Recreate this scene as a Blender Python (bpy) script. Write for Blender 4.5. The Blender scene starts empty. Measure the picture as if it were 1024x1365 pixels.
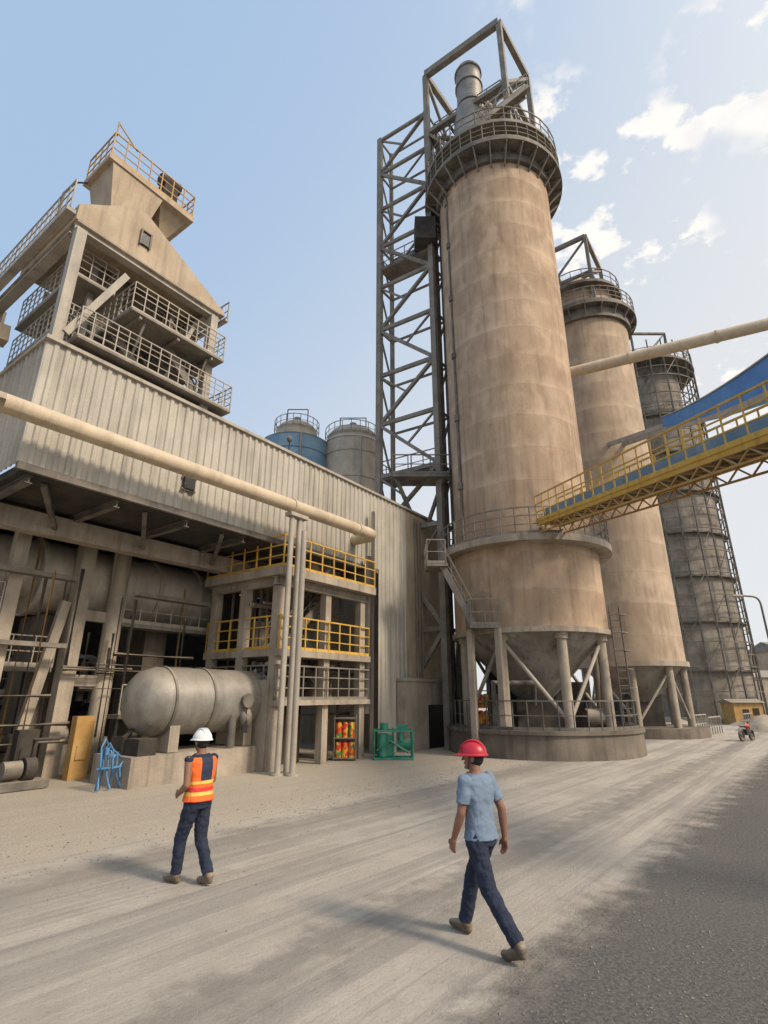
import bpy, math, random
from mathutils import Vector, Matrix
random.seed(11)
S=bpy.context.scene; COL=S.collection
R=math.radians
# ---------------------------------------------------------------- mesh builder
class MB:
    def __init__(s): s.v=[]; s.f=[]
    def add(s,vs,fs):
        o=len(s.v); s.v+= [tuple(x) for x in vs]; s.f+=[tuple(i+o for i in f) for f in fs]; return s
def L(s,d,z): return Vector((1.02+.588*s-.809*d, 24+.809*s+.588*d, z))
BF=[(0,3,2,1),(4,5,6,7),(0,1,5,4),(1,2,6,5),(2,3,7,6),(3,0,4,7)]
def boxF(mb,s0,s1,d0,d1,z0,z1):
    return mb.add([L(s0,d0,z0),L(s1,d0,z0),L(s1,d1,z0),L(s0,d1,z0),L(s0,d0,z1),L(s1,d0,z1),L(s1,d1,z1),L(s0,d1,z1)],BF)
def box(mb,x0,x1,y0,y1,z0,z1):
    return mb.add([(x0,y0,z0),(x1,y0,z0),(x1,y1,z0),(x0,y1,z0),(x0,y0,z1),(x1,y0,z1),(x1,y1,z1),(x0,y1,z1)],BF)
def frame(d):
    d=d.normalized(); up=Vector((0,0,1)) if abs(d.z)<.95 else Vector((.588,.809,0))
    a=d.cross(up).normalized(); b=a.cross(d).normalized(); return a,b
def beam(mb,p0,p1,w=.2,h=None):
    p0=Vector(p0);p1=Vector(p1);h=h or w
    a,b=frame(p1-p0); a=a*w/2; b=b*h/2
    return mb.add([p0-a-b,p0+a-b,p0+a+b,p0-a+b,p1-a-b,p1+a-b,p1+a+b,p1-a+b],BF)
def ibeam(mb,p0,p1,w=.2,h=.4):
    p0=Vector(p0);p1=Vector(p1); a,b=frame(p1-p0); t=.12*h
    beam(mb,p0+b*(h/2-t/2),p1+b*(h/2-t/2),w,t); beam(mb,p0-b*(h/2-t/2),p1-b*(h/2-t/2),w,t); beam(mb,p0,p1,w*.2,h-2*t)
    return mb
def cyl(mb,p0,p1,r0,r1=None,n=16):
    p0=Vector(p0);p1=Vector(p1);r1=r0 if r1 is None else r1
    a,b=frame(p1-p0); vs=[]
    for p,r in((p0,r0),(p1,r1)):
        for i in range(n):
            t=2*math.pi*i/n; vs.append(p+a*math.cos(t)*r+b*math.sin(t)*r)
    fs=[(i,(i+1)%n,n+(i+1)%n,n+i) for i in range(n)]+[tuple(range(n))[::-1],tuple(range(n,2*n))]
    return mb.add(vs,fs)
def lathe(mb,cx,cy,prof,n=48,cap=True):
    vs=[];fs=[]
    for r,z in prof:
        for i in range(n):
            t=2*math.pi*i/n; vs.append((cx+r*math.cos(t),cy+r*math.sin(t),z))
    for k in range(len(prof)-1):
        for i in range(n):
            j=(i+1)%n; fs.append((k*n+i,k*n+j,(k+1)*n+j,(k+1)*n+i))
    if cap: fs.append(tuple(range(n))[::-1]); m=(len(prof)-1)*n; fs.append(tuple(range(m,m+n)))
    return mb.add(vs,fs)
def ring(mb,cx,cy,ri,ro,z0,z1,n=48):
    return lathe(mb,cx,cy,[(ri,z0),(ro,z0),(ro,z1),(ri,z1),(ri,z0)],n,False)
def pipe(mb,pts,r,n=14):
    pts=[Vector(p) for p in pts]; vs=[];fs=[]
    ref=None
    for k,p in enumerate(pts):
        if k==0:d=pts[1]-p
        elif k==len(pts)-1:d=p-pts[-2]
        else:d=(pts[k+1]-p).normalized()+(p-pts[k-1]).normalized()
        d.normalize()
        if ref is None: a,b=frame(d)
        else:
            a=(ref-d*ref.dot(d)).normalized(); b=d.cross(a).normalized()
        ref=a
        for i in range(n):
            t=2*math.pi*i/n; vs.append(p+a*math.cos(t)*r+b*math.sin(t)*r)
    m=len(pts)
    for k in range(m-1):
        for i in range(n):
            j=(i+1)%n; fs.append((k*n+i,k*n+j,(k+1)*n+j,(k+1)*n+i))
    fs.append(tuple(range(n))[::-1]); fs.append(tuple(range((m-1)*n,m*n)))
    return mb.add(vs,fs)
def bend(p0,p1,p2,r,k=6):
    p0=Vector(p0);p1=Vector(p1);p2=Vector(p2)
    a=p1+(p0-p1).normalized()*r; b=p1+(p2-p1).normalized()*r; out=[]
    for i in range(k+1):
        t=i/k; out.append(a*(1-t)**2+p1*2*t*(1-t)+b*t*t)
    return out
def ellip(mb,c,r,M=None,nu=16,nv=10,zmin=-1):
    c=Vector(c); vs=[];fs=[]
    for k in range(nv+1):
        ph=-math.pi/2+math.pi*k/nv
        z=max(math.sin(ph),zmin); cr=math.cos(ph)
        if k==0 or k==nv: cr=1e-4
        for i in range(nu):
            t=2*math.pi*i/nu; v=Vector((r[0]*cr*math.cos(t),r[1]*cr*math.sin(t),r[2]*z))
            if M: v=M@v
            vs.append(c+v)
    for k in range(nv):
        for i in range(nu):
            j=(i+1)%nu; fs.append((k*nu+i,k*nu+j,(k+1)*nu+j,(k+1)*nu+i))
    fs.append(tuple(range(nu))[::-1]); fs.append(tuple(range(nv*nu,(nv+1)*nu)))
    return mb.add(vs,fs)
def caps(mb,p0,p1,r0,r1,n=14):
    cyl(mb,p0,p1,r0,r1,n); ellip(mb,p0,(r0,)*3,nu=n,nv=8); ellip(mb,p1,(r1,)*3,nu=n,nv=8)
def torus(mb,c,axis,R_,r,n=24,m=8):
    c=Vector(c); ax=Vector(axis).normalized(); a,b=frame(ax); vs=[];fs=[]
    for i in range(n):
        t=2*math.pi*i/n; e=a*math.cos(t)+b*math.sin(t)
        for j in range(m):
            q=2*math.pi*j/m; vs.append(c+e*(R_+r*math.cos(q))+ax*r*math.sin(q))
    for i in range(n):
        for j in range(m):
            fs.append((i*m+j,((i+1)%n)*m+j,((i+1)%n)*m+(j+1)%m,i*m+(j+1)%m))
    return mb.add(vs,fs)
def rail(mb,pts,h=1.05,t=.045,sp=1.0,closed=False,mids=(.5,),kick=.12):
    pts=[Vector(p) for p in pts]
    if closed: pts=pts+[pts[0]]
    up=Vector((0,0,1))
    for a,b in zip(pts,pts[1:]):
        n=max(1,round((b-a).length/sp))
        for i in range(n):
            p=a+(b-a)*i/n; beam(mb,p,p+up*h,t)
        beam(mb,a+up*h,b+up*h,t*1.15)
        for m in mids: beam(mb,a+up*h*m,b+up*h*m,t*.8)
        if kick: beam(mb,a+up*kick*.5,b+up*kick*.5,t*.5,kick)
    p=pts[-1]; beam(mb,p,p+up*h,t)
    return mb
def circ(cx,cy,r,z,n=32,a0=0,a1=2*math.pi):
    full=abs(a1-a0-2*math.pi)<1e-6
    return [(cx+r*math.cos(a0+(a1-a0)*i/n),cy+r*math.sin(a0+(a1-a0)*i/n),z) for i in range(n if full else n+1)]
def corr(mb,P0,P1,z0,z1,per=.27,dep=.045):
    P0=Vector(P0);P1=Vector(P1);P0.z=P1.z=0;d=P1-P0;Ln=d.length;d.normalize();nrm=Vector((d.y,-d.x,0))
    n=int(Ln/per);per=Ln/n;prof=[]
    for i in range(n):
        for f,o in((0,0),(.45,0),(.55,dep),(.9,dep)): prof.append(P0+d*(i+f)*per+nrm*o)
    prof.append(P1.copy()); vs=[];fs=[]
    for p in prof: vs.append((p.x,p.y,z0));vs.append((p.x,p.y,z1))
    for i in range(len(prof)-1): fs.append((2*i,2*i+2,2*i+3,2*i+1))
    return mb.add(vs,fs)
def stairs(mb,p0,p1,w,side):
    p0=Vector(p0);p1=Vector(p1);side=Vector(side).normalized()
    for q in(0,w): beam(mb,p0+side*q,p1+side*q,.06,.25)
    n=max(2,int(abs(p1.z-p0.z)/.22))
    for i in range(n):
        p=p0+(p1-p0)*(i+.5)/n
        beam(mb,p,p+side*w,.22,.04)
    for q in(0,w): rail(mb,[p0+side*q,p1+side*q],.95,.04,.9,kick=0)
# ---------------------------------------------------------------- things
def finish(name,mb,mat,parent,off,smooth=True,label=None,kind=None):
    me=bpy.data.meshes.new(name)
    me.from_pydata([(x-off[0],y-off[1],z-off[2]) for x,y,z in mb.v],[],mb.f)
    me.update()
    me.polygons.foreach_set('use_smooth',[smooth]*len(me.polygons))
    if smooth: me.set_sharp_from_angle(angle=R(38))
    if mat: me.materials.append(mat)
    o=bpy.data.objects.new(name,me); COL.objects.link(o)
    if parent: o.parent=parent
    if label:o['label']=label
    if kind:o['kind']=kind
    return o
class Thing:
    def __init__(s,name,base,label,cat,group=None,rot=0,scale=1,local=False):
        s.b=Vector((0,0,0)) if local else Vector(base)
        e=bpy.data.objects.new(name,None); e.empty_display_size=.3; e.location=base; COL.objects.link(e)
        e.rotation_euler=(0,0,rot); e.scale=(scale,)*3
        e['label']=label; e['category']=cat
        if group: e['group']=group
        s.e=e
    def part(s,name,mb,mat,parent=None,smooth=True,label=None):
        return finish(name,mb,mat,parent or s.e,s.b,smooth,label)
def mesh_thing(name,mb,mat,base,label,cat,group=None,smooth=True,kind=None):
    o=finish(name,mb,mat,None,base,smooth); o.location=base; o['label']=label; 
    if kind:o['kind']=kind
    o['category']=cat
    if group:o['group']=group
    return o
# ---------------------------------------------------------------- materials
def M(name,c1,c2,rough=.85,scale=1.2,streak=.5,metal=0.,bump=.25,dust=.35,bands=None,fine=30,dustc=(.42,.36,.28),mott=0,grain=.22):
    m=bpy.data.materials.new(name);m.use_nodes=True;nt=m.node_tree;N=nt.nodes;K=nt.links
    bs=N['Principled BSDF'];bs.inputs['Roughness'].default_value=rough;bs.inputs['Metallic'].default_value=metal
    tc=N.new('ShaderNodeTexCoord')
    def noise(sc,det,map_=None):
        n=N.new('ShaderNodeTexNoise');n.inputs['Scale'].default_value=sc;n.inputs['Detail'].default_value=det;n.inputs['Roughness'].default_value=.6
        if map_:
            mp=N.new('ShaderNodeMapping');mp.inputs['Scale'].default_value=map_;K.new(tc.outputs['Object'],mp.inputs[0]);K.new(mp.outputs[0],n.inputs[0])
        else:K.new(tc.outputs['Object'],n.inputs[0])
        return n.outputs[0]
    def math_(op,a,b=None,cl=False):
        n=N.new('ShaderNodeMath');n.operation=op;n.use_clamp=cl
        for i,x in enumerate((a,b)):
            if x is None:continue
            if isinstance(x,(int,float)):n.inputs[i].default_value=x
            else:K.new(x,n.inputs[i])
        return n.outputs[0]
    def mix(f,a,b,bt='MIX'):
        n=N.new('ShaderNodeMix');n.data_type='RGBA';n.blend_type=bt
        for i,x in((0,f),(6,a),(7,b)):
            if isinstance(x,(int,float)):n.inputs[i].default_value=x
            elif isinstance(x,tuple):n.inputs[i].default_value=(*x,1)
            else:K.new(x,n.inputs[i])
        return n.outputs[2]
    def mr(x,a,b,c=0,d=1):
        n=N.new('ShaderNodeMapRange');n.inputs[1].default_value=a;n.inputs[2].default_value=b;n.inputs[3].default_value=c;n.inputs[4].default_value=d
        K.new(x,n.inputs[0]);return n.outputs[0]
    big=noise(scale,8);st=noise(1.0,6,map_=(4,4,.16));fn=noise(fine,4)
    f=mr(big,.35,.68)
    col=mix(f,c1,c2)
    dk=tuple(x*.42 for x in c1)
    col=mix(math_('MULTIPLY',mr(st,.5,.72),streak),col,dk)
    col=mix(math_('MULTIPLY',mr(fn,.4,.65),grain),col,tuple(x*.5 for x in c1))
    if mott:
        pt=noise(.9,7,map_=(1,1,.55));col=mix(math_('MULTIPLY',mr(pt,.5,.64),mott),col,tuple(min(1,x*1.3) for x in c2))
        pt2=noise(1.7,7,map_=(1.3,1.3,.5));col=mix(math_('MULTIPLY',mr(pt2,.50,.68),mott),col,tuple(x*.55 for x in c1))
    hgt=math_('ADD',fn,big)
    if bands:
        sp=N.new('ShaderNodeSeparateXYZ');K.new(tc.outputs['Object'],sp.inputs[0])
        wob=math_('ADD',sp.outputs[2],math_('MULTIPLY',big,.3))
        q=math_('DIVIDE',wob,bands);fr=math_('FRACT',q);fl=math_('FLOOR',q)
        wn=N.new('ShaderNodeTexWhiteNoise');wn.noise_dimensions='1D';K.new(fl,wn.inputs['W'])
        pn=noise(.5,5)
        col=mix(math_('MULTIPLY',wn.outputs[0],.14),col,tuple(x*.55 for x in c1))
        col=mix(math_('MULTIPLY',mr(fr,.0,.04,.6,0),mr(pn,.38,.58)),col,tuple(x*.5 for x in c1))
        col=mix(math_('MULTIPLY',mr(fr,.03,.3,.45,0),mr(pn,.42,.6)),col,tuple(min(1,x*1.3) for x in c2))
        hgt=math_('ADD',hgt,mr(fr,0,.04,-.5,0))
    if dust>0:
        ge=N.new('ShaderNodeNewGeometry');s2=N.new('ShaderNodeSeparateXYZ');K.new(ge.outputs['Normal'],s2.inputs[0])
        df=math_('MULTIPLY',mr(s2.outputs[2],.2,.8),min(1,dust*1.6))
        df=math_('ADD',df,math_('MULTIPLY',mr(big,.4,.7),dust*.5),True)
        col=mix(df,col,dustc)
    K.new(col,bs.inputs['Base Color'])
    bp=N.new('ShaderNodeBump');bp.inputs['Strength'].default_value=bump;bp.inputs['Distance'].default_value=.04
    K.new(hgt,bp.inputs['Height']);K.new(bp.outputs[0],bs.inputs['Normal'])
    return m
m_silo=M('silo_concrete',(.37,.258,.172),(.50,.372,.262),.92,.5,.55,bands=1.55,dust=.12,bump=.4,mott=.42)
m_silo2=M('silo_concrete_pale',(.38,.285,.205),(.50,.39,.29),.92,.4,.5,bands=1.8,dust=.12,bump=.4,mott=.38)
m_grey=M('grey_concrete',(.20,.175,.15),(.31,.28,.24),.92,.6,.8,bands=2.3,dust=.1,mott=.45)
m_conc=M('dusty_concrete',(.29,.245,.195),(.43,.37,.295),.93,.9,.7,dust=.25,bump=.45,mott=.35)
m_cdark=M('shaded_concrete',(.12,.10,.08),(.20,.17,.135),.93,.9,.7,dust=.12,bump=.45,mott=.35,dustc=(.24,.2,.155))  # darker concrete copy; shade deep in the open bay is put into its colour
m_hop=M('hopper_steel_tan',(.36,.28,.195),(.47,.375,.27),.75,.8,.6,dust=.2,mott=.3)
m_wall=M('corrugated_sheet',(.37,.34,.29),(.48,.45,.39),.7,.5,.7,dust=.15,bump=.1,mott=.25)
m_steel=M('weathered_steel',(.10,.09,.078),(.18,.16,.135),.7,1.5,.5,.1,dust=.35)
m_lat=M('tower_steel',(.165,.148,.126),(.26,.235,.20),.7,1.5,.5,.1,dust=.25)
m_lsteel=M('pale_painted_steel',(.32,.285,.24),(.44,.40,.34),.65,1.2,.6,.0,dust=.3)
m_dark=M('dark_machinery_and_bay_shade',(.025,.022,.019),(.06,.05,.042),.85,1.5,.4,.0,dust=.3,dustc=(.12,.10,.078))  # dark machines; on the bay's back wall it paints in the shade
m_yel=M('yellow_paint',(.56,.32,.04),(.68,.42,.06),.6,3,.6,dust=.3)
m_org=M('ochre_painted_steel',(.38,.21,.06),(.50,.30,.09),.65,2,.5,dust=.3)
m_blue=M('blue_cladding',(.015,.17,.50),(.03,.24,.62),.5,1,.3,dust=.08)
m_pblue=M('pale_blue_cladding',(.12,.235,.35),(.19,.31,.43),.6,1,.3,dust=.15)
m_pipe=M('dusty_pipe',(.48,.385,.27),(.60,.50,.36),.6,1.2,.4,dust=.3,dustc=(.54,.45,.34),mott=.25)
m_tank=M('tank_steel',(.19,.18,.162),(.29,.275,.25),.5,1.5,.5,.25,dust=.22,mott=.35)
m_ptank=M('pale_tank_steel',(.38,.335,.27),(.50,.445,.37),.6,1.2,.5,0,dust=.3,mott=.3)
m_kiln=M('kiln_shell',(.46,.41,.335),(.60,.54,.45),.6,.8,.5,0,dust=.3,mott=.3,dustc=(.56,.49,.40))
m_green=M('green_machine_paint',(.01,.18,.12),(.02,.27,.18),.5,3,.3,dust=.2)
m_red=M('red_paint',(.45,.03,.02),(.6,.06,.03),.5,3,.3,dust=.15)
m_lblue=M('blue_painted_steel',(.04,.19,.40),(.08,.27,.50),.6,3,.4,dust=.2)
m_opening=M('dark_opening',(.012,.012,.012),(.02,.02,.02),.4,3,0,dust=0)  # near-black colour stands for the dark inside openings
m_rub=M('rubber',(.02,.02,.02),(.035,.033,.03),.8,3,0,dust=.3)
m_skin=M('skin',(.22,.105,.065),(.27,.135,.085),.55,4,0,dust=0,bump=.05,grain=.05)
m_shirt=M('shirt_cloth',(.15,.205,.285),(.18,.24,.325),.95,3,0,dust=0,bump=.2,fine=90,grain=.08)
m_navy=M('navy_cloth',(.012,.018,.04),(.02,.028,.055),.9,5,0,dust=0,bump=.2,fine=90)
m_boot=M('boot_leather',(.10,.07,.045),(.17,.13,.09),.85,8,0,dust=.3)
m_hred=M('red_helmet_shell',(.42,.012,.03),(.48,.02,.038),.35,3,0,dust=0,bump=.02,grain=.05)
m_hwhite=M('white_helmet_shell',(.70,.70,.68),(.78,.78,.76),.35,3,0,dust=0,bump=.02,grain=.05)
m_hair=M('black_hair',(.012,.01,.009),(.02,.016,.014),.8,20,0,dust=0)
def vest_mat():
    m=bpy.data.materials.new('hi_vis_vest');m.use_nodes=True;nt=m.node_tree;N=nt.nodes;K=nt.links;bs=N['Principled BSDF']
    tc=N.new('ShaderNodeTexCoord');sp=N.new('ShaderNodeSeparateXYZ');K.new(tc.outputs['Object'],sp.inputs[0])
    rp=N.new('ShaderNodeValToRGB');mr=N.new('ShaderNodeMapRange');mr.inputs[1].default_value=.8;mr.inputs[2].default_value=1.6
    K.new(sp.outputs[2],mr.inputs[0]);K.new(mr.outputs[0],rp.inputs[0]);cr=rp.color_ramp;cr.interpolation='CONSTANT'
    o=(.78,.14,.02,1);y=(.72,.50,.10,1);r=(.60,.035,.03,1)
    stops=[(.8,r),(.93,o),(.99,y),(1.03,r),(1.08,o),(1.12,y),(1.155,o)]
    cr.elements[0].position=0;cr.elements[0].color=stops[0][1];cr.elements[1].position=(stops[1][0]-.8)/.8;cr.elements[1].color=o
    for z,c in stops[2:]:
        e=cr.elements.new((z-.8)/.8);e.color=c
    ab=N.new('ShaderNodeMath');ab.operation='ABSOLUTE';K.new(sp.outputs[0],ab.inputs[0])
    lt=N.new('ShaderNodeMath');lt.operation='LESS_THAN';K.new(ab.outputs[0],lt.inputs[0]);lt.inputs[1].default_value=.085
    gt=N.new('ShaderNodeMath');gt.operation='GREATER_THAN';K.new(sp.outputs[2],gt.inputs[0]);gt.inputs[1].default_value=1.16
    mu=N.new('ShaderNodeMath');mu.operation='MULTIPLY';K.new(lt.outputs[0],mu.inputs[0]);K.new(gt.outputs[0],mu.inputs[1])
    mx=N.new('ShaderNodeMix');mx.data_type='RGBA';K.new(mu.outputs[0],mx.inputs[0]);K.new(rp.outputs[0],mx.inputs[6]);mx.inputs[7].default_value=(.02,.028,.06,1)
    K.new(mx.outputs[2],bs.inputs['Base Color']);bs.inputs['Roughness'].default_value=.8
    return m
m_vest=vest_mat()
def ground_mat():
    m=bpy.data.materials.new('dusty_yard');m.use_nodes=True;nt=m.node_tree;N=nt.nodes;K=nt.links
    bs=N['Principled BSDF'];bs.inputs['Roughness'].default_value=.95
    ge=N.new('ShaderNodeNewGeometry')
    rot=N.new('ShaderNodeMapping');rot.inputs['Rotation'].default_value=(0,0,R(39))
    K.new(ge.outputs['Position'],rot.inputs[0])
    def noise(sc,det,mp=None,ro=.6):
        n=N.new('ShaderNodeTexNoise');n.inputs['Scale'].default_value=sc;n.inputs['Detail'].default_value=det;n.inputs['Roughness'].default_value=ro
        if mp:
            q=N.new('ShaderNodeMapping');q.inputs['Scale'].default_value=mp;K.new(rot.outputs[0],q.inputs[0]);K.new(q.outputs[0],n.inputs[0])
        else:K.new(ge.outputs['Position'],n.inputs[0])
        return n.outputs[0]
    def mr(x,a,b,c=0,d=1):
        n=N.new('ShaderNodeMapRange');n.interpolation_type='SMOOTHSTEP';n.inputs[1].default_value=a;n.inputs[2].default_value=b;n.inputs[3].default_value=c;n.inputs[4].default_value=d
        K.new(x,n.inputs[0]);return n.outputs[0]
    def ma(op,a,b,cl=False):
        n=N.new('ShaderNodeMath');n.operation=op;n.use_clamp=cl
        for i,x in enumerate((a,b)):
            if isinstance(x,(int,float)):n.inputs[i].default_value=x
            else:K.new(x,n.inputs[i])
        return n.outputs[0]
    def mix(f,a,b):
        n=N.new('ShaderNodeMix');n.data_type='RGBA'
        for i,x in((0,f),(6,a),(7,b)):
            if isinstance(x,(int,float)):n.inputs[i].default_value=x
            elif isinstance(x,tuple):n.inputs[i].default_value=(*x,1)
            else:K.new(x,n.inputs[i])
        return n.outputs[2]
    sp=N.new('ShaderNodeSeparateXYZ');K.new(rot.outputs[0],sp.inputs[0]);X=sp.outputs[0]
    big=noise(.35,6);med=noise(2.2,8);fin=noise(28,6,ro=.75);vf=noise(120,3);trk=noise(1.0,7,(1.3,.06,1));trk2=noise(1.0,7,(7,.14,1),.7)
    col=mix(mr(big,.35,.65),(.40,.36,.305),(.50,.455,.39))
    col=mix(mr(med,.45,.7,0,.45),col,(.33,.295,.25))
    col=mix(mr(trk,.48,.60,0,.65),col,(.29,.265,.235))
    col=mix(mr(trk2,.52,.66,0,.35),col,(.56,.515,.45))
    col=mix(mr(trk2,.48,.36,0,.45),col,(.25,.225,.20))
    wob=ma('ADD',X,ma('MULTIPLY',ma('SUBTRACT',med,.5),1.4))
    grav=mr(wob,-2.85,-2.1)
    gcol=mix(mr(fin,.4,.62),(.10,.094,.088),(.20,.19,.172))
    gcol=mix(mr(big,.45,.7,0,.45),gcol,(.19,.175,.155))
    left=mr(wob,-8.2,-9.6)
    lcol=mix(mr(fin,.42,.6),(.33,.28,.215),(.56,.49,.39))  # gravelly beige, brightened so the sunlit band at left is painted in
    col=mix(ma('MULTIPLY',left,.75),col,lcol)
    seam=ma('MULTIPLY',mr(wob,-8.8,-7.9),mr(wob,-6.9,-7.9))
    col=mix(ma('MULTIPLY',seam,.65),col,(.21,.19,.16))
    s2=ma('MULTIPLY',mr(wob,-4.6,-4.1),mr(wob,-3.5,-4.1))
    col=mix(ma('MULTIPLY',s2,.6),col,(.18,.165,.145))
    col=mix(grav,col,gcol)
    col=mix(mr(fin,.5,.72,0,.35),col,(.16,.14,.12))
    col=mix(mr(vf,.60,.78,0,.18),col,(.55,.5,.44))
    K.new(col,bs.inputs['Base Color'])
    hh=ma('ADD',ma('MULTIPLY',fin,ma('ADD',ma('MULTIPLY',grav,1.2),.5)),ma('ADD',med,ma('MULTIPLY',vf,.3)))
    hh=ma('ADD',hh,ma('MULTIPLY',trk2,.6))
    bp=N.new('ShaderNodeBump');bp.inputs['Strength'].default_value=.7;bp.inputs['Distance'].default_value=.06
    K.new(hh,bp.inputs['Height']);K.new(bp.outputs[0],bs.inputs['Normal'])
    return m
m_ground=ground_mat()
# ---------------------------------------------------------------- ground
g=MB();g.add([(-900,-900,0),(900,-900,0),(900,900,0),(-900,900,0)],[(0,1,2,3)])
finish('ground',g,m_ground,None,(0,0,0),False,'dusty pale unpaved yard of the cement works',kind='structure')
g=MB();e=Vector((math.sin(R(39)),math.cos(R(39)),0));n=Vector((e.y,-e.x,0))
def rp(t,w): 
    p=e*t+n*w; return (p.x,p.y,.004)
g.add([rp(-30,-8.2),rp(-30,-2.4),rp(300,-2.4),rp(300,-8.2)],[(0,1,2,3)])
finish('road',g,m_ground,None,(0,0,0),False,'pale dusty haul road with tyre tracks',kind='structure')
g=MB()
def stone(x,y,r):
    vs=[];k=[(1,0,0),(-1,0,0),(0,1,0),(0,-1,0),(0,0,1),(0,0,-1)]
    a=random.random()*6
    for q in k:
        v=Vector(q)*r*random.uniform(.6,1.2); v.rotate(Matrix.Rotation(a,3,'Z')); vs.append((x+v.x,y+v.y,v.z*.7+r*.15))
    g.add(vs,[(0,2,4),(2,1,4),(1,3,4),(3,0,4),(2,0,5),(1,2,5),(3,1,5),(0,3,5)])
for i in range(18000):
    t=random.uniform(1.5,18); w=random.uniform(-2.5,4)
    p=e*t+n*w; stone(p.x,p.y,random.choice([.004,.005,.006,.008,.010,.015])*random.uniform(.7,1.2))
for i in range(3000):
    t=random.uniform(-2,22); w=random.gauss(-8.3,1.0)
    p=e*t+n*w; stone(p.x,p.y,random.choice([.006,.009,.012,.018])*random.uniform(.7,1.3))
for i in range(1800):
    t=random.uniform(0,20); w=random.uniform(-12,-1.8)
    p=e*t+n*w; stone(p.x,p.y,random.choice([.004,.006,.009]))
m_stone=M('loose_stone',(.12,.112,.10),(.22,.205,.18),.95,.8,0,dust=.12)
finish('gravel',g,m_stone,None,(0,0,0),False,'loose grey gravel and grit scattered over the yard',kind='stuff')
# ---------------------------------------------------------------- main silo
cx,cy=6.38,23.8
T=Thing('cement_silo',(cx,cy,0),'tall tan concrete silo on legs with steel head frame','silo')
a=MB();lathe(a,cx,cy,[(3.04,8.2),(3.06,15),(3.08,22),(3.1,29.5)],96);T.part('shaft',a,m_silo)
a=MB();lathe(a,cx,cy,[(3.22,4.62),(3.22,8.0)],96);T.part('drum',a,m_silo)
a=MB();ring(a,cx,cy,3.0,3.36,4.44,4.64,96);T.part('rim',a,m_conc)
a=MB();lathe(a,cx,cy,[(.55,1.5),(.6,1.9),(3.1,4.45)],48);T.part('hopper',a,m_grey)
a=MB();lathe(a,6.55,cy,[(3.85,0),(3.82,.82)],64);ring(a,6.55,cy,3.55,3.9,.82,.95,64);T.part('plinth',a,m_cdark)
for i in range(8):
    t=R(i*45+8); p=Vector((cx+2.95*math.cos(t),cy+2.95*math.sin(t),0))
    a=MB();cyl(a,p+Vector((0,0,.82)),p+Vector((0,0,4.45)),.19,n=20);cyl(a,p+Vector((0,0,.8)),p+Vector((0,0,.95)),.3,n=20);cyl(a,p+Vector((0,0,4.2)),p+Vector((0,0,4.44)),.26,n=20);T.part('leg',a,m_conc)
    t2=t+R(45);q=Vector((cx+2.95*math.cos(t2),cy+2.95*math.sin(t2),0))
    a=MB();
    if i%2: cyl(a,p+Vector((0,0,4.2)),q+Vector((0,0,1.2)),.08,n=10)
    else: cyl(a,p+Vector((0,0,1.2)),q+Vector((0,0,4.2)),.08,n=10)
    T.part('brace',a,m_lsteel)
def gallery(T,cx,cy,ri,ro,z,matd,matr,th=.2,br=24,brh=.7,h=1.1,sp=.75):
    a=MB();ring(a,cx,cy,ri,ro,z-th,z,72);dk=T.part('deck',a,matd)
    a=MB();rail(a,circ(cx,cy,ro-.06,z,40),h,.045,sp,True,(.35,.68));T.part('railing',a,matr,dk)
    for i in range(br):
        a=MB();t=2*math.pi*i/br;u=Vector((math.cos(t),math.sin(t),0));c=Vector((cx,cy,0))
        beam(a,c+u*(ri+.0)+Vector((0,0,z-th-brh)),c+u*(ro-.08)+Vector((0,0,z-th-.04)),.07,.1)
        beam(a,c+u*ri+Vector((0,0,z-th-.05)),c+u*(ro-.04)+Vector((0,0,z-th-.05)),.08,.1)
        T.part('bracket',a,m_lat,dk)
    return dk
gallery(T,cx,cy,3.04,3.78,8.2,m_conc,m_lat,.28,0)
gallery(T,cx,cy,3.1,3.95,29.75,m_steel,m_lat,.25,28,.9)
a=MB();ring(a,cx,cy,3.1,3.3,28.9,29.5,72);T.part('ring_beam',a,m_steel)
a=MB();ring(a,cx,cy,2.6,3.9,30.9,31.0,48);rail(a,circ(cx,cy,3.85,31.0,32),1.0,.045,.9,True);T.part('upper_walkway',a,m_lat)
a=MB();lathe(a,cx,cy,[(2.75,29.75),(2.75,32.2),(1.4,33.9),(1.4,34.6)],48);T.part('roof',a,m_hop)
ex,ey=5.35,23.1
a=MB();cyl(a,(ex,ey,33),(ex,ey,36),1.15,1.0,24);cyl(a,(ex,ey,36),(ex,ey,39.6),.78,n=28);ellip(a,(ex,ey,39.6),(.78,.78,.6),nu=28)
for z in(36.4,38.2,39.4):ring(a,ex,ey,.78,.86,z,z+.12,28)
T.part('filter_stack',a,m_tank)
A=Vector((2.74,24.0,0));B=Vector((7.0,21.06,0));C_=Vector((9.5,24.1,0));D=A+C_-B
cs=[A,B,C_,D]
Z=lambda p,z:Vector((p.x,p.y,z))
def inset(p,k): c=(A+C_)/2; return c+(p-c)*k
hfp=T.part('head_frame',beam(MB(),Z(A,41),Z(B,41),.36,.48),m_lat)
for p,q in((B,C_),(C_,D),(D,A)):
    T.part('beam',beam(MB(),Z(p,41.0),Z(q,41.0),.32,.44),m_lat,hfp)
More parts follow.
